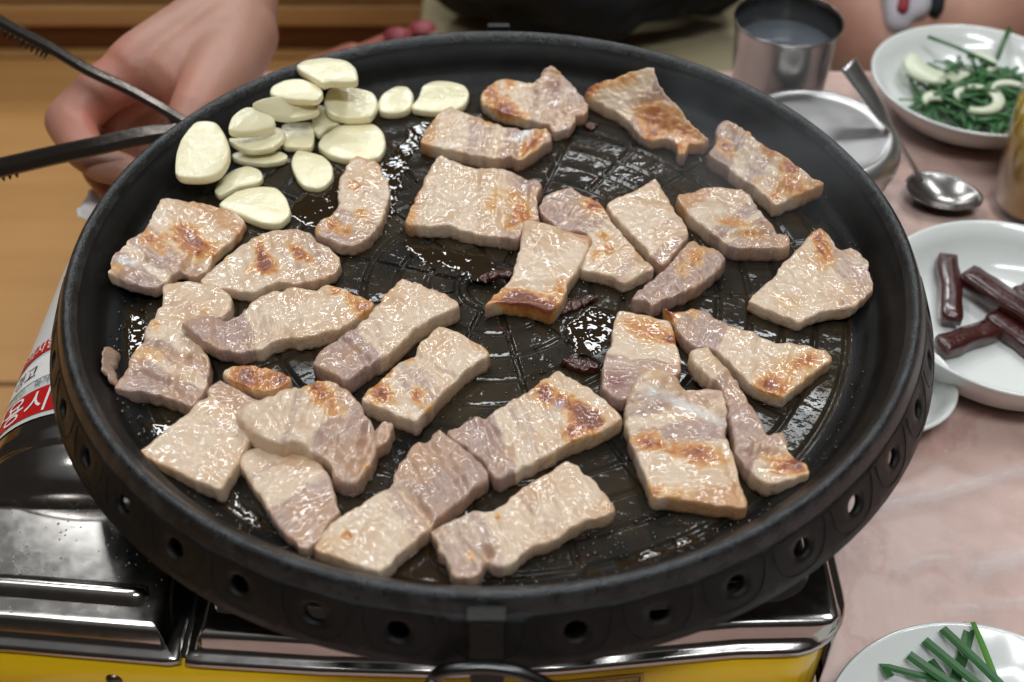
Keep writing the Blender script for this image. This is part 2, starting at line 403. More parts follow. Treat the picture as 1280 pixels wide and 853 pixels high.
def ring_stack(P, prof, cap=True):
    N = ring_normals(P); V = []; F = []; n = len(P); x0, x1, yb = P[:, 0].min(), P[:, 0].max(), P[:, 1].max()
    for off, z in prof:
        if off >= 0: V += [(x, y, z) for x, y in P+N*off]
        else:
            for x, y in P:
                x = min(max(x, x0-off), x1+off); V.append((x, min(max(y, front_y(x)-off), yb+off), z))
    for i in range(len(prof)-1):
        for k in range(n): F.append((i*n+k, i*n+(k+1) % n, (i+1)*n+(k+1) % n, (i+1)*n+k))
    if cap:
        b0 = len(V); V += V[-n:]; c_ = np.array(V[-n:]).mean(0); V.append(tuple(c_))
        for k in range(n):
            p_, q_ = np.array(V[b0+k])-c_, np.array(V[b0+(k+1) % n])-c_
            if p_[0]*q_[1]-p_[1]*q_[0] > 1e-9: F.append((b0+k, b0+(k+1) % n, b0+n))
    return V, F
lip = [(-.003, ZT-.0142), (0, ZT-.0142), (.0010, ZT-.0134), (.0013, ZT-.0120), (.0009, ZT-.0106), (-.0004, ZT-.0098), (-.0022, ZT-.0094), (-.0034, ZT-.0086), (-.0042, ZT-.0066), (-.0052, ZT-.0022), (-.0062, ZT-.0007), (-.0078, ZT-.0001), (-.0095, ZT)]
PR = plate_outline(-.1165, .1405, .125, 0, .026)
mesh_obj('top_plate', *ring_stack(PR, lip), 'chrome', st)
PL = plate_outline(-.245, -.1205, -.084, .012, 0)
lid = mesh_obj('cartridge_lid', *ring_stack(PL, lip), 'chrome', st)
# body below: yellow front panel + dark inside
PB = plate_outline(-.222, .1365, .12, .01, .022)
mesh_obj('body', *ring_stack(PB, [(-.004, .004), (0, .006), (0, ZT-.0160), (-.003, ZT-.0145)]), 'yellow', st)
mesh_obj('frame', *ring_stack(PB, [(.0022, .004), (.0032, .006), (.0032, .010), (.0022, .012)], cap=False), 'chrome', st)
# chrome side cheek wrapping the right end
CH = [p for p in PB if p[0] > .1295 and p[1] < .11]
V = []; F = []
for k, (x, y) in enumerate(CH):
    for dz, of in ((.010, .0028), (ZT-.0165, .0028), (ZT-.0142, .002)):
        nrm_ = Vector((x-.110, (y+.135) if y < -.14 else 0)).normalized(); V.append((x+nrm_.x*of, y+nrm_.y*of, dz))
for k in range(len(CH)-1):
    for i in range(2): a = k*3+i; F.append((a, a+3, a+4, a+1))
mesh_obj('side_cheek', V, F, 'chrome', st)
# embossed ribs pressed into the chrome
def rib(path, w, h, par):
    P = catmull(path, .003, False); n = len(P); prof = [(-1, -.02), (-.8, .25), (-.5, .75), (-.2, .98), (.2, .98), (.5, .75), (.8, .25), (1, -.02)]
    V = []; F = []
    for i, p in enumerate(P):
        d = P[min(i+1, n-1)]-P[max(i-1, 0)]; d /= np.linalg.norm(d); s = np.array([-d[1], d[0]])
        e = min(1, min(i, n-1-i)*.003/w+.001); e = sqrt(1-(1-e)**2)
        for a, b in prof: V.append((p[0]+s[0]*a*w*e, p[1]+s[1]*a*w*e, ZT-.0001+b*h*e))
    m = len(prof)
    for i in range(n-1):
        for k in range(m-1): F.append((i*m+k, i*m+k+1, (i+1)*m+k+1, (i+1)*m+k))
    return fix_normals(mesh_obj('embossed_rib', V, F, 'chrome', par))
rp = [[x, front_y(x)+.0205] for x in np.linspace(-.108, .108, 24)]
rp += [[.108+.0145*sin(a), front_y(.108)+.0205+.0145*(1-cos(a))] for a in np.linspace(.25, pi/2, 6)] + [[.1225, y] for y in np.linspace(-.115, .11, 16)]
rib(rp, .0055, .0045, st)
rib([[x, front_y(x)+.0205] for x in np.linspace(-.225, -.133, 12)], .0055, .004, lid)
# dark-coloured strip standing in for the shade in the gap between the chrome pieces
mesh_obj('gap_shade_strip', *box(-.1212, -.1158, -.1545, .12, ZT-.030, ZT-.0128), 'dark', st, smooth=False)
# barrel housing over the gas cartridge, at the back of the lid
XB, ZB, RB = -.172, .028, .060
V = []; F = []; ysn = [(-.082, .60), (-.080, .80), (-.076, .90), (-.070, .945), (-.064, .965), (-.0625, .985), (-.0605, .985), (-.059, .972), (-.055, .972), (-.0535, 1.0), (-.050, 1.0)]+[(y, 1.0) for y in np.linspace(-.045, .118, 14)]+[(.1215, .95), (.123, .6)]
na = 40
for y, s in ysn:
    for k in range(na+1):
        a = radians(-8)+radians(196)*k/na; V.append((XB+RB*s*cos(a), y-.012, ZB+RB*s*sin(a)))
for i in range(len(ysn)-1):
    for k in range(na): a = i*(na+1)+k; F.append((a, a+1, a+na+2, a+na+1))
fix_normals(mesh_obj('barrel_housing', V, F, 'chrome', st))
def wrap(V, off):  # (arc metres from barrel top towards +x, y) -> on the barrel
    return [(XB+(RB+off)*sin(u/RB), y, ZB+(RB+off)*cos(u/RB)) for u, y in V]
def patch(name, u0, u1, y0, y1, off, mat, par, n=30):
    V = []; F = []
    for y in (y0, y1):
        for k in range(n+1): V.append((u0+(u1-u0)*k/n, y))
    for k in range(n): F.append((k, k+1, n+2+k, n+1+k))
    return mesh_obj(name, wrap(V, off), F, mat, par)
lab = patch('warning_label', -.085, .06, -.056, .07, .0004, 'label_white', st)
patch('red_band', -.085, .06, -.0535, -.0365, .0008, 'label_red', lab)
patch('red_band', -.085, .06, -.010, -.001, .0008, 'label_red', lab)
patch('picture_panel', -.060, -.018, -.029, -.013, .0007, 'label_white_ink', lab)
def wtext(s, size, u, y, mat, off=.0012, shear=0):
    V, F = text_mesh(s, size); mesh_obj('lettering', wrap([(u+a+shear*b, y+b) for a, b, _ in V], off), F, mat, lab, smooth=False)
wtext('부탄가스 사용시 주의사항', .0165, -.130, -.0515, 'label_white_ink')
wtext('주의사항', .0085, -.060, -.0085, 'label_white_ink')
wtext('점화확인', .0050, -.058, -.0350, 'label_green'); wtext('경고', .010, -.054, -.026, 'label_ink'); wtext('화기엄금', .0050, -.034, -.0345, 'label_ink')
# name sticker on the yellow front, screw, knob boss
def on_front(px, py):
    # point on the front panel below a pixel
    for it in range(1):
        d = RT*((px-640)/FPX)+FW+UP*((426.5-py)/FPX); y = -.165
        for _ in range(6):
            p = CAM+d*((y-CAM[1])/d[1]); y = front_y(p[0])
    return p
a = on_front(640, 845); b = on_front(806, 839)
SL = empty('rating_sticker', (0, 0, 0)); SL.parent = st; SL.matrix_parent_inverse = Matrix.Translation(-st.location)
def front_strip(name, x0, x1, z0, z1, off, mat, par, n=16):
    V = []; F = []
    for z in (z0, z1):
        for k in range(n+1):
            x = x0+(x1-x0)*k/n; V.append((x, front_y(x)-off, z))
    for k in range(n): F.append((k, k+1, n+2+k, n+1+k))
    return mesh_obj(name, V, F, mat, par)
zt_ = float(b[2])-.001; x1_ = float(b[0])
bpy.data.objects.remove(SL, do_unlink=True)
SL = front_strip('rating_sticker', x1_-.066, x1_, zt_-.020, zt_, .0006, 'plate_label', st)
front_strip('border_line', x1_-.064, x1_-.0015, zt_-.0016, zt_-.0010, .0010, 'label_ink', SL)
front_strip('border_line', x1_-.0021, x1_-.0015, zt_-.018, zt_-.0016, .0010, 'label_ink', SL, 2)
front_strip('border_line', x1_-.0236, x1_-.0231, zt_-.018, zt_-.0016, .0010, 'label_ink', SL, 2)
for s, size, xo in (('제품 및 A/S', .0042, -.0222), ('휴대용 가스레인지 기', .0042, -.060)):
    TV, TF = text_mesh(s, size)
    mesh_obj('lettering', [(x1_+xo+p, front_y(x1_+xo+p)-.0011, zt_-.0064+q) for p, q, _ in TV], TF, 'label_ink', SL, smooth=False)
p = on_front(143, 849)
sv, sf = lathe([(0, .0016), (.0022, .0014), (.0032, .0004), (.0034, -.001)], 20)
so = mesh_obj('screw', [(p[0]+x, p[1]-z-.0003, p[2]+y) for x, y, z in sv], sf, 'screw', st)
mesh_obj('slot', [(p[0]+x*.0022, p[1]-.00205, p[2]+y*.0004) for x, y in ((-1, -1), (1, -1), (1, 1), (-1, 1))], [(0, 1, 2, 3)], 'dark', so, smooth=False)
# burner and trivet under the pan
mesh_obj('burner', *lathe([(.0, .092), (.03, .092), (.034, .088), (.034, ZT)], 40), 'dark', st)
for k in range(4):
    a = pi/4+k*pi/2; mesh_obj('trivet_arm', *tube([(cos(a)*.03, sin(a)*.03, .094), (cos(a)*.10, sin(a)*.10, .094), (cos(a)*.118, sin(a)*.118, ZT)], .003), 'bracket', st)

# ------------------------------------------------------------------ grill pan
pan = empty('grill_pan', (0, 0, .098)); tag(pan, 'round black cast grill pan with holed skirt full of pork slices', 'grill pan')
# rim bead + inner wall
mesh_obj('rim', *lathe([(.1752, ZR-.0040), (.1764, ZR-.0018), (.1776, ZR-.0006), (.1788, ZR-.0001), (.1800, ZR-.0004), (.1812, ZR-.0016), (.1823, ZR-.0038), (.1836, ZR-.0065)], 200), 'rim', pan)
mesh_obj('inner_wall', *lathe([(.1575, ZF), (.1595, ZF+.0005), (.1625, ZF+.0036), (.1645, ZF+.0056), (.1662, ZF+.0066), (.1680, ZF+.0085), (.1695, ZF+.0125), (.1716, ZF+.0178), (.1738, ZF+.0198), (.1752, ZR-.0040)], 200), 'pan', pan)
mesh_obj('underside', *lathe([(.1815, ZR-.008), (.176, ZF), (.16, ZF-.006), (.14, ZF-.0105), (0, ZF-.0115)], 96), 'pan', pan)
# skirt with punched holes: one 10 degree cell per hole
def skirt_pt(a, s):
    prof = [(.1836, ZR-.0065), (.1852, ZR-.010), (.1885, ZR-.0175), (.1912, ZR-.0245), (.1918, ZR-.0265)]
    cum = np.concatenate([[0], np.cumsum([hypot(b[0]-a_[0], b[1]-a_[1]) for a_, b in zip(prof, prof[1:])])]); x = s*cum[-1]; i = min(int(np.searchsorted(cum, x, 'right'))-1, len(prof)-2); f = (x-cum[i])/(cum[i+1]-cum[i])
    r = prof[i][0]*(1-f)+prof[i+1][0]*f; z = prof[i][1]*(1-f)+prof[i+1][1]*f
    return (r*cos(a), r*sin(a), z)
V = []; F = []; HR = .0040; HL = .0216
for c in range(40):
    a0 = -pi/2+radians(9*c); hw = radians(4.5)
    per = []
    for k in range(8): per.append((-1+2*k/8, 0))
    for k in range(8): per.append((1, k/8))
    for k in range(8): per.append((1-2*k/8, 1))
    for k in range(8): per.append((-1, 1-k/8))
    n = 32; b0 = len(V); hole = c not in (0, 20)
    rings = (0, .35, .75, 1) if hole else (0, .5)
    for rr in rings:
        for k, (u, s) in enumerate(per):
            ang = atan2((s-.40)*HL, u*hw*.188); cu = HR*cos(ang)/(.188*hw); cs = .40+HR*sin(ang)/HL
            if not hole: cu, cs = 0, .5
            V.append(skirt_pt(a0+hw*(u*(1-rr)+cu*rr), s*(1-rr)+cs*rr))
    for i in range(len(rings)-1):
        for k in range(n): F.append((b0+i*n+k, b0+i*n+(k+1) % n, b0+(i+1)*n+(k+1) % n, b0+(i+1)*n+k))
    if not hole:
        V.append(skirt_pt(a0, .5)); q = len(V)-1
        for k in range(n): F.append((b0+n+k, b0+n+(k+1) % n, q))
sk = mesh_obj('skirt', V, F, 'pan', pan)
bm = bmesh.new(); bm.from_mesh(sk.data); bmesh.ops.remove_doubles(bm, verts=bm.verts[:], dist=1e-5); bmesh.ops.recalc_face_normals(bm, faces=bm.faces[:]); bm.to_mesh(sk.data); bm.free()
md = sk.modifiers.new('thick', 'SOLIDIFY'); md.thickness = .0026; md.offset = -1
# petal shaped relief lines between the holes
parts = []
for c in range(40):
    a0 = -pi/2+radians(9*c)
    pth = [skirt_pt(a0+radians(u), s) for u, s in ((-3.9, .14), (-3.7, .42), (-3.1, .66), (-2., .82), (0, .87), (2., .82), (3.1, .66), (3.7, .42), (3.9, .14))]
    parts.append(tube(catmull(pth, .002, False), .00026, 5))
mesh_obj('relief_lines', *join(*parts), 'pan', pan)
# cooking surface with real grooves: rings and spokes
ringR = [.0165, .030, .044, .058, .072, .086, .100, .114, .128, .142, .155]
spk = []
for k in range(12): spk.append((radians(30*k+12), .0165, .157))
for k in range(12): spk.append((radians(30*k+27), .086, .142))
GD, GW = .0013, .0011
rs = {0.0, .004, .008, .0105, .0118, .0125, .158}
for R in ringR:
    for d in (-2.2, -1.3, -.7, 0, .7, 1.3, 2.2): rs.add(round(R+d*GW, 6))
for R in np.arange(.02, .158, .0035): rs.add(round(float(R), 6))
rs = sorted(r for r in rs if r <= .158); out = [rs[0]]
for r in rs[1:]:
    if r-out[-1] > .0004: out.append(r)
rs = out; NA = 840; V = []; F = []
RR, AA = np.meshgrid(np.array(rs), np.arange(NA)*2*pi/NA, indexing='ij')
H = np.zeros_like(RR)
gr = lambda d: np.clip((1.35-np.abs(d)/GW)/.75, 0, 1)
for R in ringR: H = np.maximum(H, gr(RR-R))
for a, r0, r1 in spk:
    d = RR*np.sin(AA-a); H = np.maximum(H, gr(d*1.0)*(np.cos(AA-a) > 0)*(RR > r0)*(RR < r1))
Z = ZF-GD*H-.0035*np.clip((.0125-RR)/.002, 0, 1)
XX, YY = RR*np.cos(AA), RR*np.sin(AA)
V = np.stack([XX.ravel(), YY.ravel(), Z.ravel()], 1); m = len(rs)
F = [(i*NA+k, i*NA+(k+1) % NA, (i+1)*NA+(k+1) % NA, (i+1)*NA+k) for i in range(m-1) for k in range(NA)]
mesh_obj('cooking_surface', V, F, 'floor_pan', pan)
# handle bracket and ring in front, matching bracket at the back
def bracket(sgn):
    y0 = .1862; hwid = .0056
    prof = [(.183, ZR-.004), (.1868, ZR-.0042), (.1885, ZR-.006), (.1925, ZR-.015), (.1955, ZR-.024), (.1965, ZR-.032), (.1945, ZR-.037), (.1905, ZR-.035), (.1905, ZR-.028), (.1915, ZR-.024), (.188, ZR-.014), (.184, ZR-.008)]
    V = []; F = []; n = len(prof)
    for x in (-hwid, -hwid+.0006, hwid-.0006, hwid): V += [(x, sgn*r, z) for r, z in prof]
    for j in range(3):
        for i in range(n): F.append((j*n+i, j*n+(i+1) % n, (j+1)*n+(i+1) % n, (j+1)*n+i))
    F.append(tuple(range(n))); F.append(tuple(3*n+i for i in range(n)))
    o = fix_normals(mesh_obj('handle_bracket', V, F, 'bracket', pan, smooth=False))
    mesh_obj('flange', *box(-.0064, .0064, min(sgn*.182, sgn*.1878), max(sgn*.182, sgn*.1878), ZR-.0046, ZR-.0036, .0003), 'bracket', o, smooth=False)
    pth = [(x, sgn*(y+.0015), z+.0150) for x, y, z in ((-.0175, .193, ZR-.0425), (-.0150, .193, ZR-.0385), (-.009, .193, ZR-.0365), (0, .193, ZR-.036), (.010, .194, ZR-.037), (.020, .196, ZR-.042), (.029, .199, ZR-.051), (.033, .202, ZR-.060), (.026, .206, ZR-.072), (.008, .207, ZR-.078), (-.01, .206, ZR-.074), (-.02, .203, ZR-.062), (-.021, .198, ZR-.05), (-.0175, .193, ZR-.0425))]
    if sgn < 0: mesh_obj('ring_handle', *tube(catmull(pth, .003, False), .0023, 10), 'ring', o)
bracket(-1)
V, F = box(-.006, .006, .1815, .186, ZR-.012, ZR+.0012, .0006); mesh_obj('rear_tab', [(x+.001, y, z) for x, y, z in V], F, 'bracket', pan, smooth=False)

# ------------------------------------------------------------------ food slabs (pork slices, garlic)
CROP = dict(A=(100, 230, 3.0476), B=(120, 440, 3.0476), C=(380, 460, 3.0476), D=(380, 340, 3.0476), E=(500, 270, 4.2667), F=(500, 60, 3.0476),
            G=(720, 240, 3.0476), H=(860, 0, 3.0476), I=(700, 380, 3.0476), J=(200, 60, 3.0476))
def px(c, p):
    o = CROP[c]; return (o[0]+p[0]/o[2], o[1]+p[1]/o[2])
def parse(s): return [tuple(float(v) for v in q.split(',')) for q in s.split()]
def slab(name, crop, pts, th, mat, seed=0, lifts=(), axis=None, bands=(), spots=(), reds=(), whites=(), rinds=(), creases=(), step=.00095, edge=1.0, rough=1.0, bulge=0., base=0., strip=None):
    sc = CROP[crop][2]
    if mat == 'pork': th *= .84
    zt = ZF+th+base
    out = np.array([un(*px(crop, p), zt)[:2] for p in parse(pts)])
    O = catmull(out, step*1.05)
    if np.sum(O[:, 0]*np.roll(O[:, 1], -1)-np.roll(O[:, 0], -1)*O[:, 1]) < 0: O = O[::-1].copy()
    N = ring_normals(O); K = 7
    N = sum(np.roll(N, k, 0) for k in range(-2, 3)); N /= np.linalg.norm(N, axis=1)[:, None]
    jit = np.array([.00065*rough*fbm(x*260, y*260, seed*3.1)+.0002*rough*nz(x*900, y*900, seed) for x, y in O])
    O = O+N*jit[:, None]; n = len(O)
    e = edge
    prof = [(-.0004*e, 0.), (.0002*e, .10), (.0004*e, .32), (.0003*e, .56), (.0002*e, .80), (.0000*e, .93), (-.0003*e, .985), (-.0010*e, 1.)]
    V = []; kind = []
    for off, zf in prof:
        for k in range(n):
            x, y = O[k]+N[k]*off
            w = .00045*rough*(1-zf**3)*(nz(x*500, y*500, zf*th*420+seed)+.6*nz(x*1300, y*1300, zf*9+seed))
            V.append((x+N[k][0]*w, y+N[k][1]*w, zf))
    # interior
    mn, mx = O.min(0), O.max(0); G = []
    for j, y in enumerate(np.arange(mn[1], mx[1], step*.87)):
        for x in np.arange(mn[0]+(j % 2)*step*.5, mx[0], step): G.append((x, y))
    rnd = np.random.RandomState(seed); G = np.array(G); G = G+rnd.uniform(-.15, .15, G.shape)*step
    R6 = np.array([v[:2] for v in V[-n:]])
    G = G[inside(G, R6)]; G = G[dist_poly(G, R6) > step*.6]
    allp = [Vector((float(p[0]), float(p[1]))) for p in np.vstack([R6, G])]
    ev, ee, ef, ov, oe, of_ = geometry.delaunay_2d_cdt(allp, [], [list(range(n))], 1, 1e-7, True)
    EV = np.array([(v.x, v.y) for v in ev]); cen_ = np.array([EV[list(f)].mean(0) for f in ef]); keep = inside(cen_, R6); ef = [f for f, kk in zip(ef, keep) if kk]
    base_n = len(V)-n; mp = {}
    for i, o in enumerate(ov):
        if o and o[0] < n: mp[i] = base_n+o[0]
        else: mp[i] = len(V); V.append((ev[i].x, ev[i].y, 1.))
    F = []
    for i in range(len(prof)-1):
        for k in range(n): F.append((i*n+k, i*n+(k+1) % n, (i+1)*n+(k+1) % n, (i+1)*n+k))
    F += [tuple(mp[i] for i in f) for f in ef]
    F.append(tuple(range(n-1, -1, -1)))
    A = np.array(V); XY = A[:, :2]; zf = A[:, 2]
    P = proj(np.column_stack([XY, np.full(len(A), zt)])); o = CROP[crop]
    C = (P-np.array(o[:2]))*o[2]                          # crop coordinates of each vertex
    D = dist_poly(XY, O); D = np.where(zf < 1, 0, D)
    top = np.zeros(len(A)); lean = np.zeros(len(A)); brown = np.zeros(len(A)); rind = np.zeros(len(A)); white = np.zeros(len(A)); red = np.zeros(len(A))
    if axis: ax = np.array(axis[:2], float); bx = np.array(axis[2:], float); L2 = ((bx-ax)**2).sum(); T = ((C-ax)@(bx-ax))/L2; S = ((C-ax)@np.array([-(bx-ax)[1], (bx-ax)[0]]))/L2
    else: T = np.zeros(len(A)); S = T
    for i, (x, y) in enumerate(XY):
        f1 = fbm(x*95, y*95, seed*1.7, 3); f2 = fbm(x*330, y*330, seed*2.3, 3)
        top[i] = (.00075*f1+.00042*f2)*rough
        if axis:
            top[i] += (.0006*rough)*nz(T[i]*26, S[i]*4.2, seed+9)       # fibres lie across the layers
            tt = T[i]+.035*f1+.012*f2
            for (t0, t1, v) in bands: lean[i] += v*max(0, min(1, (tt-t0)/.05+.5))*max(0, min(1, (t1-tt)/.05+.5))
            for (t0, t1, v) in rinds: rind[i] += v*max(0, min(1, (tt-t0)/.10+.5))*max(0, min(1, (t1-tt)/.16+.62))
        if mat == 'pork': brown[i] += .20*exp(-D[i]/.0016)*max(0, .35+1.3*f1)                # edges colour first
        for arr, lst in ((brown, spots), (white, whites), (red, reds)):
            for s in lst:
                cx, cy, r, v = s[:4]; r *= 1.05 if arr is brown else 1.; ex = s[4] if len(s) > 4 else 1.; an = radians(s[5]) if len(s) > 5 else 0
                dx, dy = C[i][0]-cx, C[i][1]-cy; du = (dx*cos(an)+dy*sin(an))/ex; dv = -dx*sin(an)+dy*cos(an)
                arr[i] += v*exp(-(du*du+dv*dv)/(r*r)*(1+.5*f2))
        for (x0, y0, x1, y1, dep, wid) in creases:
            q0 = np.array([x0, y0]); q1 = np.array([x1, y1]); qd = q1-q0; tq = np.clip(((C[i]-q0)@qd)/(qd@qd), 0, 1); dd = np.hypot(*(C[i]-q0-tq*qd))+14*f2
            top[i] -= dep*exp(-(dd/wid)**2)*min(1, .45+D[i]/.004)
    brown *= np.where(zf < .9, .35+.35*zf, 1.)                  # only the seared face browns
    if bulge: bulge *= .45; top += bulge*np.clip(D/.006, 0, 1)**.7-bulge
    lift = np.zeros(len(A))
    for (cx, cy, r, dz) in lifts: lift += dz*np.exp(-((C[:, 0]-cx)**2+(C[:, 1]-cy)**2)/(r*r))
    rad = np.hypot(XY[:, 0], XY[:, 1]); wz = np.array([wall_z(min(r, .172)) for r in rad])
    if wz.max() > .0008:                                  # leaning on the sloping wall: tilt as a whole
        Q = np.column_stack([XY-XY.mean(0), np.ones(len(A))]); co = np.linalg.lstsq(Q, wz, rcond=None)[0]; lift += (np.maximum(Q@co, 0)*.6+.4*np.maximum(Q@co, wz*.5))*(.55 if mat == 'garlic' else 1.)+(.45*wz.mean() if mat == 'garlic' else 0)
    z = ZF+base-.0006+(th+.0006)*zf+top*np.clip(zf*1.2-.2, 0, 1)+lift
    # a raised part keeps its place over the spot it rests on
    rays = np.column_stack([XY, np.full(len(A), zt)])-CAM; dxy = rays[:, :2]/rays[:, 2:3]
    XY = XY+dxy*(lift*.8)[:, None]
    # relax the surface so that rings and top flow into each other
    VV = np.column_stack([XY, z]); E_ = np.array([(f[k], f[(k+1) % len(f)]) for f in F[:-1] for k in range(len(f))])
    deg = np.bincount(E_.ravel(), minlength=len(VV)).astype(float)
    for _ in range(2):
        acc = np.zeros_like(VV); np.add.at(acc, E_[:, 0], VV[E_[:, 1]]); np.add.at(acc, E_[:, 1], VV[E_[:, 0]])
        nv = VV*.7+.3*acc/deg[:, None]; nv[:n] = VV[:n]; VV = nv
    XY = VV[:, :2]; z = VV[:, 2]
    cen = np.array([XY[:, 0].mean(), XY[:, 1].mean(), ZF+base])
    VV = np.column_stack([XY, z])-cen
    at = dict(lean=lean, brown=brown, rind=rind, white=white, red=red) if mat == 'pork' else {}
    at = {k: np.clip(v, 0, 1.2) for k, v in at.items()}
    if mat == 'pork':
        Lw = sqrt(L2)/sc/FPX*.5 if axis else 1.
        at['gu'] = T*Lw+zf*.0; at['gv'] = S*Lw; at['gs'] = np.full(len(A), seed*.37)
    ob = mesh_obj(name, VV, F, mat, attrs=at); ob.location = cen
    return ob
PG = 'pork belly slices cooking in the pan'
def pork(label, *a, **k):
    o = slab('pork_slice', *a, mat='pork', **k); tag(o, label, 'pork slice', PG); return o
pork('pork slice nearest the left back rim, brown blotches, ragged curled lower edge, below the garlic', 'A',
     '318,64 390,66 470,75 540,88 600,110 620,140 610,175 580,210 540,245 510,270 500,300 470,335 440,352 412,345 385,325 355,345 335,370 290,398 240,392 190,382 140,365 108,350 125,318 130,290 160,258 190,225 235,195 262,155 285,110',
     .0066, seed=1, axis=(430, 80, 220, 380), bands=((.45, .75, .7), (.85, 1.1, .9)), rinds=((-.2, .04, .8),), spots=((405, 190, 55, .8, 1.4, 20), (470, 255, 45, .6, 2, 0), (290, 230, 45, .55), (150, 330, 25, .6), (250, 215, 30, .5)),
     whites=((190, 305, 14, .8, 4, 10),), creases=((395, 350, 430, 280, .003, 16), (150, 310, 330, 300, .0012, 9)), lifts=((120, 340, 60, .003),), rough=1.4)
pork('leaf shaped pork slice with dark red brown streaks, below the curled slice', 'A',
     '458,372 500,328 545,285 600,240 650,207 700,187 760,174 830,174 880,190 905,222 950,243 982,272 992,300 975,330 940,352 890,366 820,374 770,372 730,380 690,400 650,412 600,404 545,395 500,388',
     .0072, seed=2, axis=(470, 380, 960, 250), bands=((.35, .5, .3), (.62, 1.1, .55)), spots=((690, 255, 26, .95, 2.2, 80), (715, 312, 30, .8, 1.8, 10), (840, 268, 26, 1.0, 2.6, 35), (560, 290, 22, .45), (640, 330, 26, .4, 2, 0)),
     creases=((720, 190, 700, 260, .001, 14),))
pork('left long layered pork slice partly under its neighbour, ending in a thick block', 'A',
     '320,382 400,370 480,378 545,400 578,432 572,478 540,508 500,515 440,520 400,550 440,600 480,640 495,690 485,740 470,790 440,828 405,842 330,815 250,795 140,782 148,745 185,705 195,650 230,610 245,560 270,520 300,480 315,430',
     .0088, seed=3, axis=(480, 380, 270, 840), bands=((.18, .3, .4), (.52, .64, .8), (.72, 1.2, .95)), rinds=((-.2, .06, .5),), spots=((290, 540, 28, .5), (260, 640, 50, .5, 2.4, 5), (360, 390, 20, .5), (480, 470, 30, .4)),
     creases=((200, 705, 330, 760, .0022, 10), (330, 760, 420, 830, .002, 10), (235, 610, 470, 680, .0014, 12), (330, 720, 400, 660, .0015, 14)), rough=1.3)
pork('pale pork slice with a glossy orange corner lying across the left long slice', 'A',
     '388,540 430,516 500,510 560,520 600,500 650,456 700,422 760,402 830,395 890,400 940,382 1000,397 1060,425 1108,446 1110,468 1085,492 1040,520 980,550 920,572 860,582 820,590 790,582 760,590 730,606 680,630 600,640 520,622 460,600 430,570',
     .0090, seed=4, axis=(1080, 440, 430, 570), bands=((.48, .62, .35), (.66, 1.2, .95)), rinds=((-.2, .03, .9),), spots=((965, 408, 28, .75), (1025, 440, 36, .6), (1085, 470, 26, .8, 1.8, -30)),
     creases=((560, 530, 780, 560, .0016, 16), (620, 600, 720, 580, .001, 14)), lifts=((440, 560, 110, .0055),), rough=1.25)
pork('pale pork slice with a smooth brown rind edge at the lower left rim', 'B',
     '168,383 230,330 300,270 350,235 385,185 420,170 418,150 440,128 475,110 500,125 560,150 620,178 650,200 630,240 600,270 590,300 592,340 560,375 535,425 505,480 468,522 380,490 290,450 220,420',
     .0098, seed=5, axis=(310, 470, 520, 130), bands=((.55, .68, .3), (.8, 1.2, .9)), rinds=((-.3, .015, .9),), spots=((330, 470, 20, .25, 3, 20),))
pork('small caramel brown pork chunk resting on the slice at lower left', 'A',
     '542,722 580,694 640,692 720,702 800,730 800,752 760,774 700,788 640,772 580,750',
     .0072, seed=6, base=.0045, axis=(560, 720, 800, 750), spots=((700, 745, 60, .75, 2, 12), (620, 730, 40, .55), (780, 740, 30, .5)), step=.0008)
pork('lower left pork slice sloping to the rim under the crumpled slice', 'B',
     '548,400 580,368 640,360 690,375 740,368 790,382 850,420 888,470 908,530 922,588 930,606 900,635 870,672 855,708 828,730 805,748 770,742 745,712 710,682 680,640 650,595 630,552 598,515 572,468 552,430',
     .0078, seed=7, axis=(620, 380, 840, 720), bands=((.05, .25, .4), (.5, 1.2, .7)), spots=((760, 620, 20, .3), (650, 395, 14, .3)), rough=1.1)
pork('crumpled thick pork slice with torn right edge on top of two slices', 'B',
     '532,238 570,200 640,178 700,152 770,132 850,110 910,114 958,145 1000,188 1016,230 1046,265 1062,292 1100,258 1126,272 1124,305 1100,338 1072,356 1062,395 1036,440 998,488 960,500 910,484 898,455 888,425 850,400 820,380 780,360 740,345 690,356 640,340 592,316 570,285',
     .0105, seed=8, axis=(560, 230, 1060, 420), bands=((.3, .5, .35), (.55, 1.2, .75)), spots=((865, 155, 36, .75, 1.5, 30), (905, 215, 40, .5, 2.2, 10), (1020, 430, 26, .5), (820, 130, 26, .5), (1090, 290, 20, .4)),
     creases=((1050, 280, 980, 440, .003, 18), (800, 250, 960, 400, .0012, 18), (690, 170, 720, 300, .001, 16)), lifts=((600, 260, 120, .006), (760, 330, 110, .005)), rough=1.6)
pork('long pale pork slice with one orange spot beside the front rim', 'C',
     '40,682 88,606 145,558 230,508 300,464 338,438 345,400 375,350 420,295 470,272 520,238 545,256 575,274 620,312 676,362 700,398 690,425 640,465 600,510 545,545 500,575 480,605 445,640 395,682 350,718 318,752 288,775 200,750 120,722 62,702',
     .0100, seed=9, axis=(130, 690, 600, 330), bands=((.42, .62, .5), (.6, 1.2, .95)), rinds=((-.3, -.02, .6),), spots=((165, 635, 24, .8), (100, 640, 40, .3), (80, 690, 40, .25)),
     creases=((345, 442, 490, 590, .0030, 14), (470, 280, 600, 420, .0016, 16), (600, 420, 620, 490, .0016, 14)), lifts=((560, 360, 130, .0022),), rough=1.25)
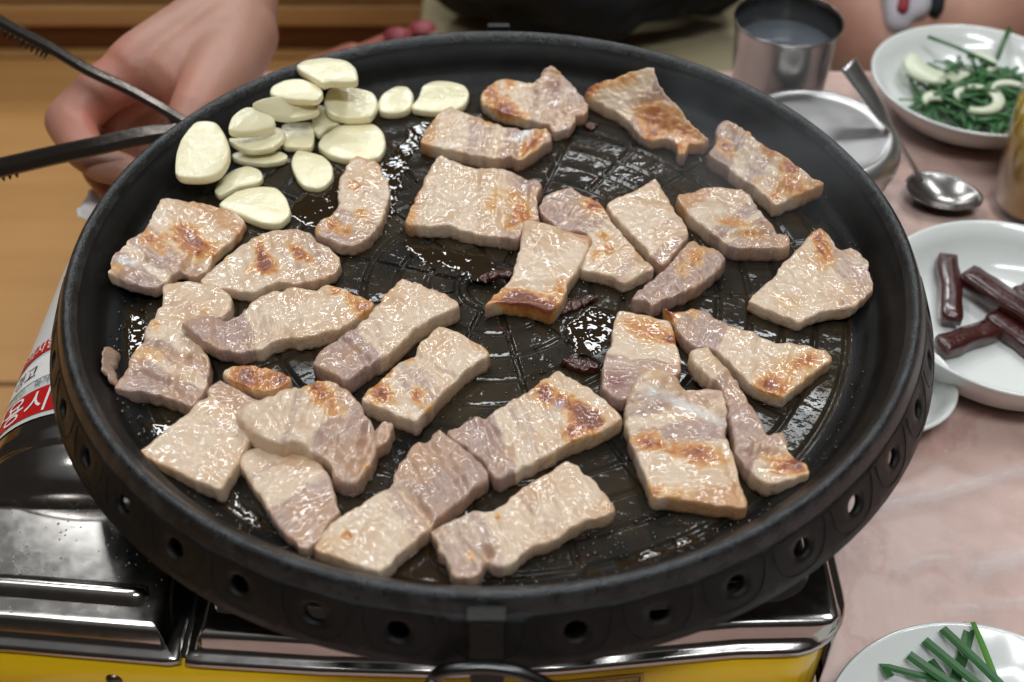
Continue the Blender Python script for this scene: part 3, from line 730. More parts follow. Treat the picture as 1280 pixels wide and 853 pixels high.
pork('pork slice with a large crisp golden brown patch near the pan centre', 'C',
     '546,246 590,216 650,187 690,186 740,152 800,117 850,87 900,47 940,22 970,6 1010,32 1060,60 1110,90 1160,130 1198,168 1208,190 1180,215 1120,246 1060,270 1000,288 960,318 900,342 850,370 790,400 735,425 708,388 672,345 612,300',
     .0100, seed=10, axis=(1120, 120, 620, 310), bands=((.30, .42, .4), (.5, .62, .5), (.72, 1.2, .95)), spots=((915, 82, 34, .95), (985, 130, 36, .75), (1060, 165, 40, .85, 1.6, 40), (1010, 250, 30, .7), (925, 125, 34, .7), (1110, 200, 34, .9), (1060, 215, 60, .6), (890, 250, 40, .4)),
     whites=((965, 150, 24, .4),), creases=((690, 195, 780, 330, .0018, 14), (720, 330, 720, 400, .0016, 14)), rough=1.25)
pork('pale pork slice at the front of the pan with a rounded nub', 'C',
     '482,622 540,592 600,562 660,542 700,546 760,516 810,472 870,432 940,392 1000,350 1040,374 1090,420 1140,470 1172,512 1184,536 1150,558 1090,575 1030,606 980,634 930,664 880,676 830,708 800,745 750,756 715,745 698,730 685,760 672,788 620,798 570,790 556,765 545,735 520,700 500,660',
     .0086, seed=11, axis=(1120, 470, 560, 730), bands=((.3, .45, .35), (.68, 1.2, .6)), rinds=((-.3, .02, .6),), spots=((635, 715, 36, .55), (738, 566, 18, .6), (545, 625, 22, .4)), creases=((695, 700, 700, 780, .0035, 14), (590, 600, 680, 700, .0016, 18), (820, 520, 960, 640, .0012, 20)), rough=1.3)
pork('pale pork slice with fibrous lean end in the left middle of pan', 'D',
     '30,340 70,292 130,247 180,217 240,172 270,132 300,92 340,52 372,24 430,42 500,66 568,96 586,118 576,134 540,152 490,174 440,204 400,240 360,280 310,318 250,352 195,388 158,408 100,380 45,352',
     .0112, seed=12, axis=(480, 70, 90, 370), bands=((.48, .56, .4), (.62, 1.3, .95)), rinds=((-.2, .0, .5),), spots=((310, 95, 24, .6), (275, 130, 18, .4)), creases=((140, 250, 260, 360, .002, 9), (185, 215, 330, 310, .0008, 14)), rough=1.2)
pork('thick pork slice with red brown and orange seared half, pan centre left', 'D',
     '218,486 250,440 310,397 330,372 370,342 420,316 440,272 480,232 520,204 580,226 640,256 688,286 704,304 694,322 660,345 620,372 590,402 560,432 520,470 490,508 455,540 424,566 370,550 310,525 250,502',
     .0105, seed=13, axis=(610, 260, 300, 520), bands=((.46, .75, .55),), rinds=((-.3, -.02, .6),), spots=((290, 462, 44, .95, 1.4, 20), (432, 470, 34, .8), (395, 330, 24, .7), (690, 290, 22, .5), (330, 385, 22, .7), (480, 520, 26, .45)), creases=((420, 318, 590, 412, .0018, 9),), rough=1.1)
pork('pork slice with bold red brown front edge in the very middle of the pan', 'E',
     '668,24 760,42 860,70 960,92 1022,112 1008,160 985,218 960,268 930,308 898,350 885,410 850,465 802,505 750,490 690,472 620,462 540,455 480,465 455,478 475,446 512,410 560,368 600,310 612,258 630,200 640,150 652,80',
     .0100, seed=14, axis=(850, 60, 620, 500), bands=((.62, .75, .3), (.78, 1.2, .6)), rinds=((-.3, .03, .8),), spots=((560, 458, 46, 1.0, 2.4, 5), (720, 470, 50, 1.0, 2, 20), (640, 405, 40, .6, 2.6, 15), (850, 385, 50, .65), (800, 490, 40, .9), (800, 280, 60, .25, 2, 5)), lifts=((760, 60, 120, .004),), creases=((560, 372, 880, 370, .0012, 16), (520, 420, 820, 450, .0012, 14)))
pork('pork slice with brown bar and white cartilage below the back garlic', 'F',
     '82,345 112,290 152,242 190,218 230,240 290,265 340,277 400,296 460,310 510,310 558,310 576,345 556,366 528,385 500,405 450,425 420,410 390,420 340,415 270,405 230,392 150,378 88,362',
     .0092, seed=15, axis=(120, 290, 560, 380), bands=((.3, .55, .6), (.62, 1.2, .8)), rinds=((-.3, .05, .8),), spots=((500, 365, 26, 1.0, 2.4, -45), (120, 340, 40, .45), (330, 290, 30, .45), (190, 290, 40, .35)), whites=((470, 328, 16, .9, 2.4, -30),), creases=((440, 420, 530, 320, .0016, 12),), rough=1.2)
pork('rounded pork slice with orange edge and red spot by the back rim', 'F',
     '308,180 332,147 380,127 440,126 490,132 520,126 550,92 580,78 610,102 640,132 678,167 706,205 714,236 696,256 668,256 668,280 636,306 590,314 570,296 530,282 480,268 420,254 360,236 322,212',
     .0080, seed=16, axis=(330, 190, 690, 240), bands=((.45, 1.2, .65),), spots=((345, 165, 36, .75), (440, 252, 40, .7, 2.2, 10), (390, 220, 40, .55), (600, 110, 30, .4), (420, 140, 30, .6)), reds=((585, 150, 26, .8),), creases=((520, 130, 500, 230, .0016, 16), (610, 250, 660, 270, .0012, 14)), rough=1.3)
pork('tapering pork slice with browned torn tail near the back right rim', 'F',
     '708,164 740,146 800,131 870,112 930,100 962,102 978,140 1008,190 1058,230 1098,280 1138,320 1176,352 1156,362 1110,364 1096,385 1080,405 1062,400 1050,360 1010,340 960,346 912,322 880,288 850,258 800,230 750,206 715,186',
     .0082, seed=17, axis=(830, 150, 1110, 350), bands=((.3, 1.2, .7),), rinds=((-.5, -.28, .9),), spots=((960, 258, 60, .75, 1.5, 20), (1100, 335, 50, .7, 1.6, 40), (1060, 385, 24, .6), (830, 135, 40, .6, 3, -12), (720, 165, 26, .7), (960, 330, 30, .6)), creases=((880, 220, 990, 200, .002, 14), (930, 320, 1040, 300, .0015, 16)), rough=1.35)
pork('widest square pork slice above the pan centre, cream left half, tan right half', 'F',
     '20,662 50,590 82,520 112,460 148,414 200,432 260,450 300,457 360,457 420,472 470,487 518,502 540,526 526,560 524,600 530,650 490,655 470,700 440,728 380,718 310,710 240,696 190,680 120,676 60,676',
     .0088, seed=18, axis=(60, 570, 520, 620), bands=((.5, .62, .4), (.72, 1.2, .7)), rinds=((-.3, .05, .8),), spots=((420, 560, 60, .5, 1.3, 40), (470, 640, 44, .6), (330, 600, 50, .4), (40, 640, 30, .5), (410, 680, 30, .5)), reds=((435, 662, 14, .7),), creases=((480, 500, 470, 650, .001, 16), (370, 720, 400, 640, .0012, 14)), rough=1.25)
pork('diagonal pork slice with small dark red sear marks right of pan centre', 'F',
     '532,608 552,562 600,542 650,535 700,556 748,580 783,620 810,660 850,710 900,770 955,822 965,842 920,862 855,888 800,866 735,850 690,838 700,800 728,730 690,700 620,690 562,650',
     .0082, seed=19, axis=(600, 570, 850, 860), bands=((-.3, .5, .75), (.9, 1.3, .5)), spots=((735, 600, 32, .95, 1.6, 30), (778, 712, 26, .75), (798, 768, 22, .75), (745, 790, 36, .55), (910, 785, 14, .6), (600, 555, 30, .4)), creases=((550, 610, 800, 690, .0014, 12),), rough=1.2)
pork('plain pale pork slice ending at a fibrous torn piece, right of centre', 'F',
     '792,590 850,562 920,527 972,500 998,532 1028,580 1048,620 1082,660 1098,690 1095,722 1060,765 1022,808 995,824 962,796 932,756 890,716 842,668 802,622',
     .0090, seed=20, axis=(880, 540, 1030, 800), bands=((.55, .7, .3), (.82, 1.2, .9)), rinds=((-.3, .0, .7),), spots=((1030, 610, 26, .4), (1000, 680, 30, .3), (860, 580, 30, .25, 2, -30)))
pork('fibrous greyish torn pork end piece, right of pan centre', 'G',
     '218,400 262,350 330,300 370,250 420,202 450,184 480,206 520,208 556,240 566,264 536,300 498,332 450,364 400,384 350,402 310,420 288,432 268,415 222,412',
     .0095, seed=21, axis=(240, 380, 540, 240), bands=((-.5, 1.5, 1.0),), spots=((470, 230, 44, .5, 1.6, -30), (400, 300, 40, .35, 2, -30)), creases=((260, 380, 470, 270, .0012, 9), (300, 330, 430, 240, .001, 9), (320, 400, 520, 290, .001, 8)), lifts=((430, 220, 70, .002),), rough=1.5)
pork('pork slice with layered stepped lean edge below the right back slice', 'G',
     '390,14 450,-8 540,-16 625,-10 663,15 688,50 718,88 752,125 772,155 805,165 816,200 786,212 720,212 650,212 580,202 555,182 510,148 470,114 428,84 402,50',
     .0098, seed=22, axis=(520, 0, 690, 210), bands=((.42, .6, .7), (.7, 1.3, .85)), rinds=((-.4, .02, .8),), spots=((595, 112, 26, .7, 3, 5), (690, 158, 20, .5, 3, 5)), reds=((708, 116, 9, .5),), creases=((560, 168, 760, 155, .0026, 9), (520, 100, 720, 95, .001, 10)), rough=1.1)
pork('pork slice with brown dabs leaning to the right back rim', 'H',
     '78,585 106,542 107,492 140,466 180,477 230,512 290,560 350,596 410,636 468,680 512,708 450,735 390,755 335,776 290,740 250,706 210,682 170,652 130,622 97,604',
     .0098, seed=23, axis=(430, 730, 110, 520), bands=((.4, .6, .5), (.72, 1.3, .85)), rinds=((-.4, .0, .8),), spots=((148, 565, 30, .85, 1.6, 40), (300, 578, 24, .8, 1.6, 30), (385, 640, 28, .85, 1.6, 20), (400, 715, 44, .7, 1.8, 20), (265, 690, 24, .5), (330, 750, 24, .6), (225, 520, 22, .5)), rough=1.2)
pork('rightmost pork slice, irregular ochre triangle with a brown pointed top', 'G',
     '658,408 700,370 760,320 780,280 820,240 860,197 890,162 924,138 958,158 990,202 1012,220 1050,217 1088,242 1112,280 1116,320 1130,356 1118,386 1092,412 1056,438 1000,450 940,456 900,468 850,488 800,472 740,450 690,430',
     .0076, seed=24, axis=(720, 430, 1020, 200), bands=((.75, 1.3, .5),), spots=((920, 165, 36, .75), (935, 220, 30, .6), (890, 310, 70, .35), (800, 430, 60, .35, 2, 20), (960, 260, 40, .4)), reds=((1020, 428, 18, .55),), creases=((990, 205, 940, 280, .0012, 16),), rough=1.1)
pork('square pork slice with glossy orange top partly under the banded slice', 'G',
     '104,650 132,580 142,520 152,472 168,452 230,462 300,476 356,486 373,530 383,580 400,640 395,680 370,700 330,720 290,750 230,770 180,790 140,780 100,735',
     .0082, seed=25, axis=(260, 470, 230, 760), bands=((.55, 1.3, .7),), spots=((290, 535, 56, .75, 1.6, 10), (365, 560, 22, .7), (200, 490, 40, .35), (390, 640, 20, .4)), reds=((150, 722, 36, .75, 1.5, 10),), rough=1.1)
pork('fan shaped pork slice with ochre right end and brown left tip', 'G',
     '334,442 352,452 400,457 440,442 490,452 540,480 580,500 640,521 700,545 768,574 810,571 880,586 938,602 972,624 964,648 930,672 880,710 830,748 790,776 730,762 670,738 640,705 600,664 560,626 500,590 455,590 430,575 392,535 372,500',
     .0084, seed=26, axis=(880, 680, 370, 470), bands=((.4, .55, .35), (.62, 1.3, .75)), rinds=((-.3, -.02, .6),), spots=((360, 455, 40, .85), (450, 460, 30, .5), (820, 680, 90, .4, 1.6, -30), (740, 735, 30, .7, 2.2, 10), (880, 640, 26, .5, 2.4, -20), (650, 660, 22, .4)), rough=1.15)
pork('thin twisted pork strip beside the right rim, block at its lower end', 'I',
     '496,195 522,174 560,173 590,202 622,232 660,276 690,320 710,360 748,410 773,450 790,498 830,492 850,490 868,512 872,560 903,582 938,612 952,645 925,652 865,668 800,684 755,662 715,625 690,590 672,560 660,500 642,420 636,370 602,310 562,276 522,245',
     .0100, seed=27, axis=(520, 200, 860, 640), bands=((.2, .85, .8),), spots=((855, 615, 50, .75, 1.8, 20), (905, 610, 26, .7)), creases=((690, 560, 880, 575, .0022, 14), (780, 500, 700, 620, .0015, 14)), lifts=((560, 210, 110, .0045),), rough=1.3)
pork('large banded pork slice with white cartilage stripe and brown rind end', 'I',
     '287,292 312,264 350,253 400,253 440,277 460,305 480,326 540,322 600,327 628,347 632,400 638,450 632,500 658,560 668,600 680,650 698,700 708,770 640,768 560,758 480,748 410,738 350,728 335,680 310,620 285,560 262,510 252,450 250,390 266,340',
     .0095, seed=28, axis=(440, 260, 540, 760), bands=((.0, .28, .6), (.36, .56, .85), (.84, 1.0, .2)), rinds=((.90, 1.4, 1.0),), spots=((330, 528, 42, .85, 1.6, 5), (520, 570, 46, .9, 2.6, 10), (450, 720, 40, .5, 3, 5), (360, 720, 30, .45)), whites=((500, 395, 24, .85, 5.5, 22), (350, 340, 22, .4)), creases=((330, 300, 600, 430, .0012, 12), (470, 330, 620, 420, .002, 16), (640, 600, 690, 740, .0008, 10)), lifts=((330, 300, 110, .0055),), rough=1.15)
pork('curled pork slice with brown freckles right below the garlic', 'J',
     '692,490 722,432 748,411 790,421 838,446 848,480 868,510 873,545 862,600 850,645 825,690 788,728 740,748 690,746 640,726 602,708 590,694 604,660 652,635 680,590 676,540',
     .0080, seed=29, axis=(770, 430, 660, 720), bands=((.3, .45, .3), (.62, 1.3, .6)), spots=((652, 668, 26, .85), (742, 526, 26, .75), (765, 635, 34, .65), (705, 690, 24, .6, 1.8, 0), (600, 690, 18, .6)), rinds=((-.4, .03, .8),), creases=((650, 640, 700, 700, .0014, 12),), rough=1.2)
o = slab('pork_scrap', 'A', '88,690 98,642 120,632 148,638 138,670 130,700 142,738 136,758 112,744 92,716', .0045, mat='pork', seed=31, axis=(110, 640, 120, 750), bands=((-.5, 1.5, .6),), step=.0007, rough=1.6)
tag(o, 'tiny pale pork scrap stuck to the pan near the left rim', 'meat scrap')
def scrap(label, crop, pts, th, seed):
    o = slab('charred_scrap', crop, pts, th, mat='char', seed=seed, step=.0007, rough=2.2, edge=.7); tag(o, label, 'charred scrap', 'charred scraps on the pan floor')
scrap('dark red charred meat scrap between the seared patch and orange slice', 'E', '860,765 900,750 940,740 975,765 1030,775 1060,790 1050,820 1000,825 950,812 900,800', .0035, 41)
scrap('dark brown charred crust smear right of the central slice', 'E', '860,480 930,440 1000,415 1050,420 1040,440 970,465 900,505 870,520', .002, 42)
scrap('brown charred crust around the pan centre hollow', 'E', '420,320 480,300 540,290 600,280 590,310 520,320 450,335', .002, 43)
scrap('small golden crumb alone on the back floor of the pan', 'F', '698,290 715,282 740,283 748,292 730,300 708,300', .002, 44)
# garlic
GG = 'raw garlic slices piled at the back left'
def garlic(label, pts, th=.0048, base=0., **k):
    o = slab('garlic_slice', 'J', pts, th*.76, mat='garlic', base=base, step=.00095, edge=.7, rough=.2, **k); tag(o, label, 'garlic slice', GG); return o
garlic('topmost garlic slice in the picture, leaning on the back rim wall', '524,86 560,66 640,58 710,68 746,96 752,140 700,146 650,146 620,152 572,126 535,104', .006, .005, seed=51, bulge=.002)
garlic('garlic slice tucked behind the flat lens shaped slice, below the topmost one', '425,195 433,168 480,146 540,141 598,162 622,188 600,215 540,215 470,210', .0048, .003, seed=52, bulge=.0012)
garlic('garlic slice lowest layer peeping out below the right upper slice', '580,268 602,222 640,232 688,280 642,296 606,326 586,308', .0048, .0, seed=59, bulge=.0012)
garlic('half hidden round garlic slice under the folded pair at left of pile', '265,328 282,282 330,250 388,252 436,282 430,310 360,330 300,336', .0048, .0025, seed=54, bulge=.0012)
garlic('garlic slice standing in the middle of the pile, half round', '466,292 540,280 578,284 586,330 576,372 530,374 474,370 462,350', .0048, .0008, seed=56, bulge=.0012)
garlic('flat oval garlic slice at the bottom of the left pile', '276,402 330,388 400,396 458,392 485,408 466,426 400,436 322,430 280,418', .0042, 0., seed=57, bulge=.001)
garlic('half moon garlic slice lying over the left of the pile', '262,346 320,338 380,322 440,300 472,312 462,348 420,376 350,386 292,370', .0046, .0062, seed=55, bulge=.0014)
garlic('flat lens shaped garlic slice on top of the pile centre', '356,228 400,208 470,196 540,200 596,224 604,238 570,254 480,268 412,260 374,246', .0042, .0095, seed=53, bulge=.0014)
garlic('blunt oval garlic slice at the upper right of the pile', '626,205 642,168 680,153 750,158 808,172 828,202 820,236 798,258 720,264 662,254 634,234', .0056, .0035, seed=58, bulge=.0014)
garlic('largest oval garlic slice at the right of the pile', '603,366 622,330 680,293 760,278 818,288 850,320 858,366 836,406 790,420 700,416 640,398', .0058, 0., seed=60, bulge=.0016)
garlic('leftmost garlic slice, big teardrop with flat top against the pan wall', '62,478 68,420 92,362 142,306 213,303 248,342 266,390 260,436 228,480 170,503 92,506 66,494', .0058, 0., seed=61, bulge=.0014)
garlic('small oval garlic slice below the leftmost teardrop', '207,538 224,500 272,463 330,444 376,458 390,488 366,508 300,522 252,544 224,556', .0050, 0., seed=62, bulge=.0018)
garlic('blunt garlic slice nearest the left pork slice, glistening', '228,586 290,543 370,525 438,528 476,562 494,608 488,638 450,664 382,660 302,628 236,602', .0058, .0008, seed=63, bulge=.0014)
garlic('single shield shaped garlic slice in front of the pile', '500,430 522,388 560,391 618,408 652,442 656,486 628,520 592,530 544,518 514,478', .0046, 0., seed=64, bulge=.0012)
garlic('small round garlic clove piece between the pile and the last slice', '831,200 852,168 900,143 942,146 964,172 956,214 928,234 872,240 833,230', .0066, 0., seed=65, bulge=.0026)
garlic('rightmost garlic slice, flat oval with a crease, by the back rim', '959,218 987,182 1002,143 1050,125 1110,128 1158,142 1176,172 1160,212 1118,230 1040,238 974,230', .0056, 0., seed=66, bulge=.0014, creases=((1000, 180, 1150, 170, .0008, 10),))

# ------------------------------------------------------------------ oil: pooled film in the gutter and centre, and spattered beads
def oil_patch(poly, z, seed, amp):
    out = np.array([un(x, y, z)[:2] for x, y in poly]); O = catmull(out, .0016)
    O = O+np.array([[.0030*fbm(x*150, y*150, seed), .0030*fbm(x*150, y*150, seed+7)] for x, y in O])
    mn, mx = O.min(0), O.max(0); G = np.array([(x, y) for y in np.arange(mn[1], mx[1], .0013) for x in np.arange(mn[0], mx[0], .0013)])
    G = G[inside(G, O)]; G = G[dist_poly(G, O) > .0009]; n = len(O)
    ev, ee, ef, ov, oe, of_ = geometry.delaunay_2d_cdt([Vector((float(p[0]), float(p[1]))) for p in np.vstack([O, G])], [], [list(range(n))], 1, 1e-7, True)
    E = np.array([(v.x, v.y) for v in ev]); D = dist_poly(E, O); cen_ = np.array([E[list(f)].mean(0) for f in ef]); ef = [f for f, kk in zip(ef, inside(cen_, O)) if kk]
    V = [(x, y, z-.0009*exp(-d/.0007)+amp*(nz(x*170, y*170, seed)+.6*nz(x*420, y*420, seed+3))+ wall_z(min(hypot(x, y), .166))*.75) for (x, y), d in zip(E, D)]
    return V, [tuple(f) for f in ef]
pools = [([(128, 395), (165, 380), (185, 410), (176, 455), (158, 500), (160, 520), (200, 525), (240, 528), (215, 545), (175, 545), (150, 520), (132, 470)], 1),
         ([(262, 628), (290, 605), (320, 640), (352, 690), (392, 712), (360, 706), (310, 680), (276, 650)], 2),
         ([(440, 725), (500, 700), (540, 680), (560, 720), (640, 735), (760, 705), (860, 670), (930, 660), (985, 640), (955, 672), (880, 705), (760, 730), (640, 742), (520, 738)], 3),
         ([(500, 300), (545, 305), (600, 315), (625, 330), (600, 350), (560, 338), (520, 325)], 4),
         ([(705, 405), (740, 380), (772, 392), (768, 420), (745, 445), (712, 432)], 5),
         ([(355, 265), (420, 215), (480, 195), (520, 150), (540, 160), (510, 210), (490, 270), (440, 320), (400, 290)], 6)]
tag(mesh_obj('cooking_oil', *join(*[oil_patch(p, ZF+.0005, s, .00016) for p, s in pools]), 'oil'), 'dark glistening melted fat pooled on the pan floor', 'oil', kind='stuff')
rnd = random.Random(5)
bmi = bmesh.new(); bmesh.ops.create_icosphere(bmi, subdivisions=1, radius=1); IV = [v.co.copy() for v in bmi.verts]; IF = [tuple(v.index for v in f.verts) for f in bmi.faces]; bmi.free()
V = []; F = []
zones = [(640, 890, 130, 290, 420, .8), (420, 640, 190, 360, 320, .8), (560, 800, 330, 480, 330, .9), (860, 1050, 300, 470, 200, .6), (930, 1080, 440, 590, 260, .6), (600, 960, 640, 735, 330, 1.), (140, 220, 380, 560, 160, 1.), (230, 420, 600, 720, 170, 1.), (560, 800, 80, 110, 120, .7), (430, 700, 480, 720, 200, .8), (1000, 1100, 250, 340, 60, .6)]
for x0, x1, y0, y1, n, s in zones:
    for k in range(n):
        p = un(rnd.uniform(x0, x1), rnd.uniform(y0, y1), ZF); r = hypot(p[0], p[1])
        if r > .168: continue
        q = s*.00034*(1+abs(rnd.gauss(0, 1.0))); zz = ZF+wall_z(r)
        o = len(V); V += [(p[0]+v.x*q*1.15, p[1]+v.y*q*1.15, zz+v.z*q*.6) for v in IV]; F += [tuple(i+o for i in f) for f in IF]
tag(mesh_obj('oil_beads', V, F, 'bead'), 'tiny shiny fat droplets spattered over the pan floor', 'oil droplets', kind='stuff')

V = []; F = []
for k in range(150):                                        # dried grease specks on the chrome lid
    x = rnd.uniform(-.235, -.124); y = rnd.uniform(-.143, -.09); q = .00022*(1+abs(rnd.gauss(0, .7)))
    o = len(V); V += [(x+v.x*q, y+v.y*q*rnd.uniform(.8, 1.6), ZT+v.z*q*.5) for v in IV]; F += [tuple(i+o for i in f) for f in IF]
tag(mesh_obj('grease_specks', V, F, 'speck'), 'pale grease specks dotted over the chrome stove lid', 'grease', kind='stuff')

# ------------------------------------------------------------------ dishes on the table
def dish(name, label, cx, cy, prof, cat, mat='china', group=None):
    o = mesh_obj(name, *lathe(prof, 96), mat); o.location = (cx, cy, 0); return tag(fix_normals(o), label, cat, group)
def bowl_prof(R, h, foot, t=.0035):
    return [(0, .004), (foot*.9, .004), (foot, .0015), (foot+.003, .0015), (foot+.005, .005), (foot+(R-foot)*.55, h*.36), (R*.93, h*.74), (R-.0005, h-.0015), (R, h-.0003), (R-.001, h+.0004), (R-t*.7, h-.0002), (R*.93-t, h*.76), (foot+(R-foot)*.5-t*.3, h*.42), (foot*.9, .0095), (0, .008)]
S1 = un(1222, 96, .032); dish('salad_bowl', 'white china bowl of chives and onion at the upper right', S1[0], S1[1], bowl_prof(.070, .032, .036), 'bowl')
S2 = un(1268, 378, .034); dish('pickle_bowl', 'white china bowl of brown pickled sticks at the right edge', S2[0], S2[1], bowl_prof(.071, .034, .046), 'bowl')
S3 = un(1106, 474, .02); dish('small_dish', 'small white dish peeping out between the pan and the pickle bowl', S3[0], S3[1], bowl_prof(.037, .02, .022), 'dish')
S4 = un(1243, 962, .02)
pp = [(0, .004), (.04, .004), (.042, .001), (.0455, .001), (.047, .005), (.056, .011), (.0655, .0185), (.0668, .0198), (.0660, .0206), (.0645, .0200), (.055, .0140), (.046, .0085), (.030, .0072), (0, .0070)]
PV, PF = lathe(pp, 144); PV2 = []
for i, (x, y, z) in enumerate(PV):
    r = hypot(x, y); a = atan2(y, x); k = max(0, min(1, (r-.043)/.010))*max(0, min(1, (.0655-r)/.006)) if i >= 9*144 else 0
    PV2.append((x, y, z+.0005*k*cos(a*26+r*420)))
o = mesh_obj('chive_plate', PV2, PF, 'china'); o.location = (S4[0], S4[1], 0); tag(fix_normals(o), 'white plate with fluted rim holding chive blades, lower right corner', 'plate')
# chive blades on the plate
def blade(label, pts, w, z0, z1, mat='chive', crop=(1060, 760, 5.818), tip=1., name='chive', grp='chive blades on the plate'):
    P = [(crop[0]+x/crop[2], crop[1]+y/crop[2]) for x, y in pts]; n = len(P)
    W3 = [un(a, b, z0+(z1-z0)*i/(n-1)) for i, (a, b) in enumerate(P)]; C = catmull(W3, .003, False); V = []; F = []
    for i, p in enumerate(C):
        d = C[min(i+1, len(C)-1)]-C[max(i-1, 0)]; s = np.cross(d, [0, 0, 1.]); s /= np.linalg.norm(s); q = i/(len(C)-1); ww = w*(tip+(1-tip)*min(1, q*3))
        V += [tuple(p+s*ww*.5+[0, 0, .0004]), tuple(p+[0, 0, -.0002]), tuple(p-s*ww*.5+[0, 0, .0004]), tuple(p-s*ww*.48+[0, 0, .0008]), tuple(p+[0, 0, .0004]), tuple(p+s*ww*.48+[0, 0, .0008])]
    for i in range(len(C)-1):
        for k in range(6): F.append((i*6+k, i*6+(k+1) % 6, (i+1)*6+(k+1) % 6, (i+1)*6+k))
    F += [tuple(range(6)), tuple((len(C)-1)*6+k for k in range(6))]
    V = np.array(V); c0 = V.mean(0); o = fix_normals(mesh_obj(name, V-c0, F, mat, smooth=False)); o.location = c0
    return tag(o, label, 'chive', grp)
blade('chive blade with a folded back tip, leftmost on the plate', [(310, 505), (278, 462), (245, 428), (300, 438), (420, 470), (545, 500), (700, 530), (850, 570)], .0031, .0185, .0150)
blade('dark chive blade crossing under the others, upright on the plate', [(888, 122), (868, 220), (838, 340), (800, 460), (770, 560)], .0048, .0195, .0130)
blade('short chive blade between the two broad left blades', [(600, 385), (650, 450), (700, 515), (760, 580)], .0034, .0150, .0135)
blade('broad cut chive blade, second from the left on the plate', [(440, 345), (560, 430), (740, 552), (900, 680)], .0046, .0185, .0165)
blade('broad cut chive blade in the middle of the plate', [(555, 240), (680, 345), (800, 445), (940, 560), (1080, 690)], .0044, .0195, .0175)
blade('long cut chive blade, right of the middle one', [(685, 155), (800, 262), (940, 395), (1090, 545), (1180, 640)], .0042, .0215, .0195)
blade('narrow bright green chive blade, rightmost on the plate', [(905, 108), (950, 215), (1000, 340), (1055, 480), (1090, 580)], .0028, .0225, .0180, 'chive_light', tip=.7)
# pickled sticks
def stick(label, a, b, w, za, zb, seed):
    A = un(*a, za); B = un(*b, zb); n = 14; V = []; F = []; d = (B-A)/np.linalg.norm(B-A); s = np.cross(d, [0, 0, 1.]); s /= np.linalg.norm(s); u = np.cross(s, d)
    for i in range(n+1):
        q = i/n; c = A+(B-A)*q+s*.0014*nz(q*3, seed)+u*.0006*nz(q*3, seed+5); e = min(1, min(i, n-i)*.2+.88)
        for k in range(12):
            an = 2*pi*k/12+pi/12; rr = w*.46/max(abs(cos(an)), abs(sin(an)))**.95*e*(1+.10*nz(q*6, k*.9, seed))
            V.append(c+s*rr*cos(an)+u*rr*sin(an)*.6)
    for i in range(n):
        for k in range(12): F.append((i*12+k, i*12+(k+1) % 12, (i+1)*12+(k+1) % 12, (i+1)*12+k))
    F += [tuple(range(12)), tuple(n*12+k for k in range(12))]
    V = np.array(V); c0 = V.mean(0); o = fix_normals(mesh_obj('pickled_stick', V-c0, F, 'pickle')); o.location = c0; tag(o, label, 'pickle', 'pickled sticks in the white bowl')
stick('upright pickled stick, leftmost in the bowl', (1184, 322), (1190, 402), .0125, .020, .016, 1)
stick('thick pickled stick sloping to the right edge, upper one', (1207, 343), (1300, 405), .0150, .021, .019, 2)
stick('pickled stick lying under the thick upper stick at the right', (1238, 395), (1310, 450), .0130, .015, .013, 3)
stick('lowest pickled stick, pointing left toward the pan', (1175, 435), (1247, 410), .0130, .016, .013, 4)
stick('pickled stick half cut off by the right edge, behind the others', (1272, 372), (1320, 352), .0125, .017, .015, 5)
# salad: onion pieces + chives
def arc_piece(label, c, r, a0, a1, w, z, tilt, mat='onion'):
    C0 = un(*c, z); V = []; F = []; n = 16
    for i in range(n+1):
        q = i/n; a = radians(a0+(a1-a0)*q); ww = w*(.45+.55*sin(pi*min(1, q*1.1+.02)))
        p = np.array([r*cos(a), r*sin(a)*.8, tilt*r*sin(a)]); o_ = np.array([cos(a), sin(a), 0])
        V += [tuple(p-o_*ww*.5), tuple(p-o_*ww*.4+[0, 0, .0024]), tuple(p+o_*ww*.4+[0, 0, .0030]), tuple(p+o_*ww*.5), tuple(p+[0, 0, -.001])]
    for i in range(n):
        for k in range(5): F.append((i*5+k, i*5+(k+1) % 5, (i+1)*5+(k+1) % 5, (i+1)*5+k))
    F += [tuple(range(5)), tuple(n*5+k for k in range(5))]
    o = fix_normals(mesh_obj('onion_slice', V, F, mat)); o.location = C0; tag(o, label, 'onion', 'onion slices in the salad bowl')
arc_piece('broad pale onion wedge at the left of the salad', (1176, 80), .019, 150, 330, .020, .026, .15)
arc_piece('curved onion ring piece at the front of the salad', (1220, 126), .0145, -120, 100, .0085, .027, .1)
arc_piece('onion slice at the back centre of the salad', (1222, 82), .010, -60, 120, .008, .026, .2)
arc_piece('small onion sliver inside the front curved piece', (1208, 122), .007, 60, 230, .005, .026, .1)
arc_piece('small onion chip at the lower left of the salad', (1168, 128), .006, 20, 200, .008, .023, .1)
arc_piece('pale onion slice at the right edge of the salad', (1262, 118), .012, 30, 170, .005, .028, .1)
rnd = random.Random(11); parts = []
for k in range(150):
    a = rnd.uniform(0, 2*pi); r = .044*sqrt(rnd.random()); c = np.array([S1[0]+.008+r*cos(a), S1[1]-.006+r*sin(a)*.95, .012+.014*(1-(r/.05)**2)+rnd.uniform(-.003, .004)])
    an = rnd.uniform(0, pi); L = rnd.uniform(.007, .017)*1.25; d = np.array([cos(an), sin(an), rnd.uniform(-.25, .25)])*L
    parts.append(tube([c-d, c-d*.3+[0, 0, .001], c+d*.4+[0, 0, .001], c+d], rnd.uniform(.0013, .0022), 6, flat=.3))
tag(mesh_obj('chopped_chives', *join(*parts), 'chive'), 'heap of chopped dressed chives in the upper right bowl', 'chives', kind='stuff')
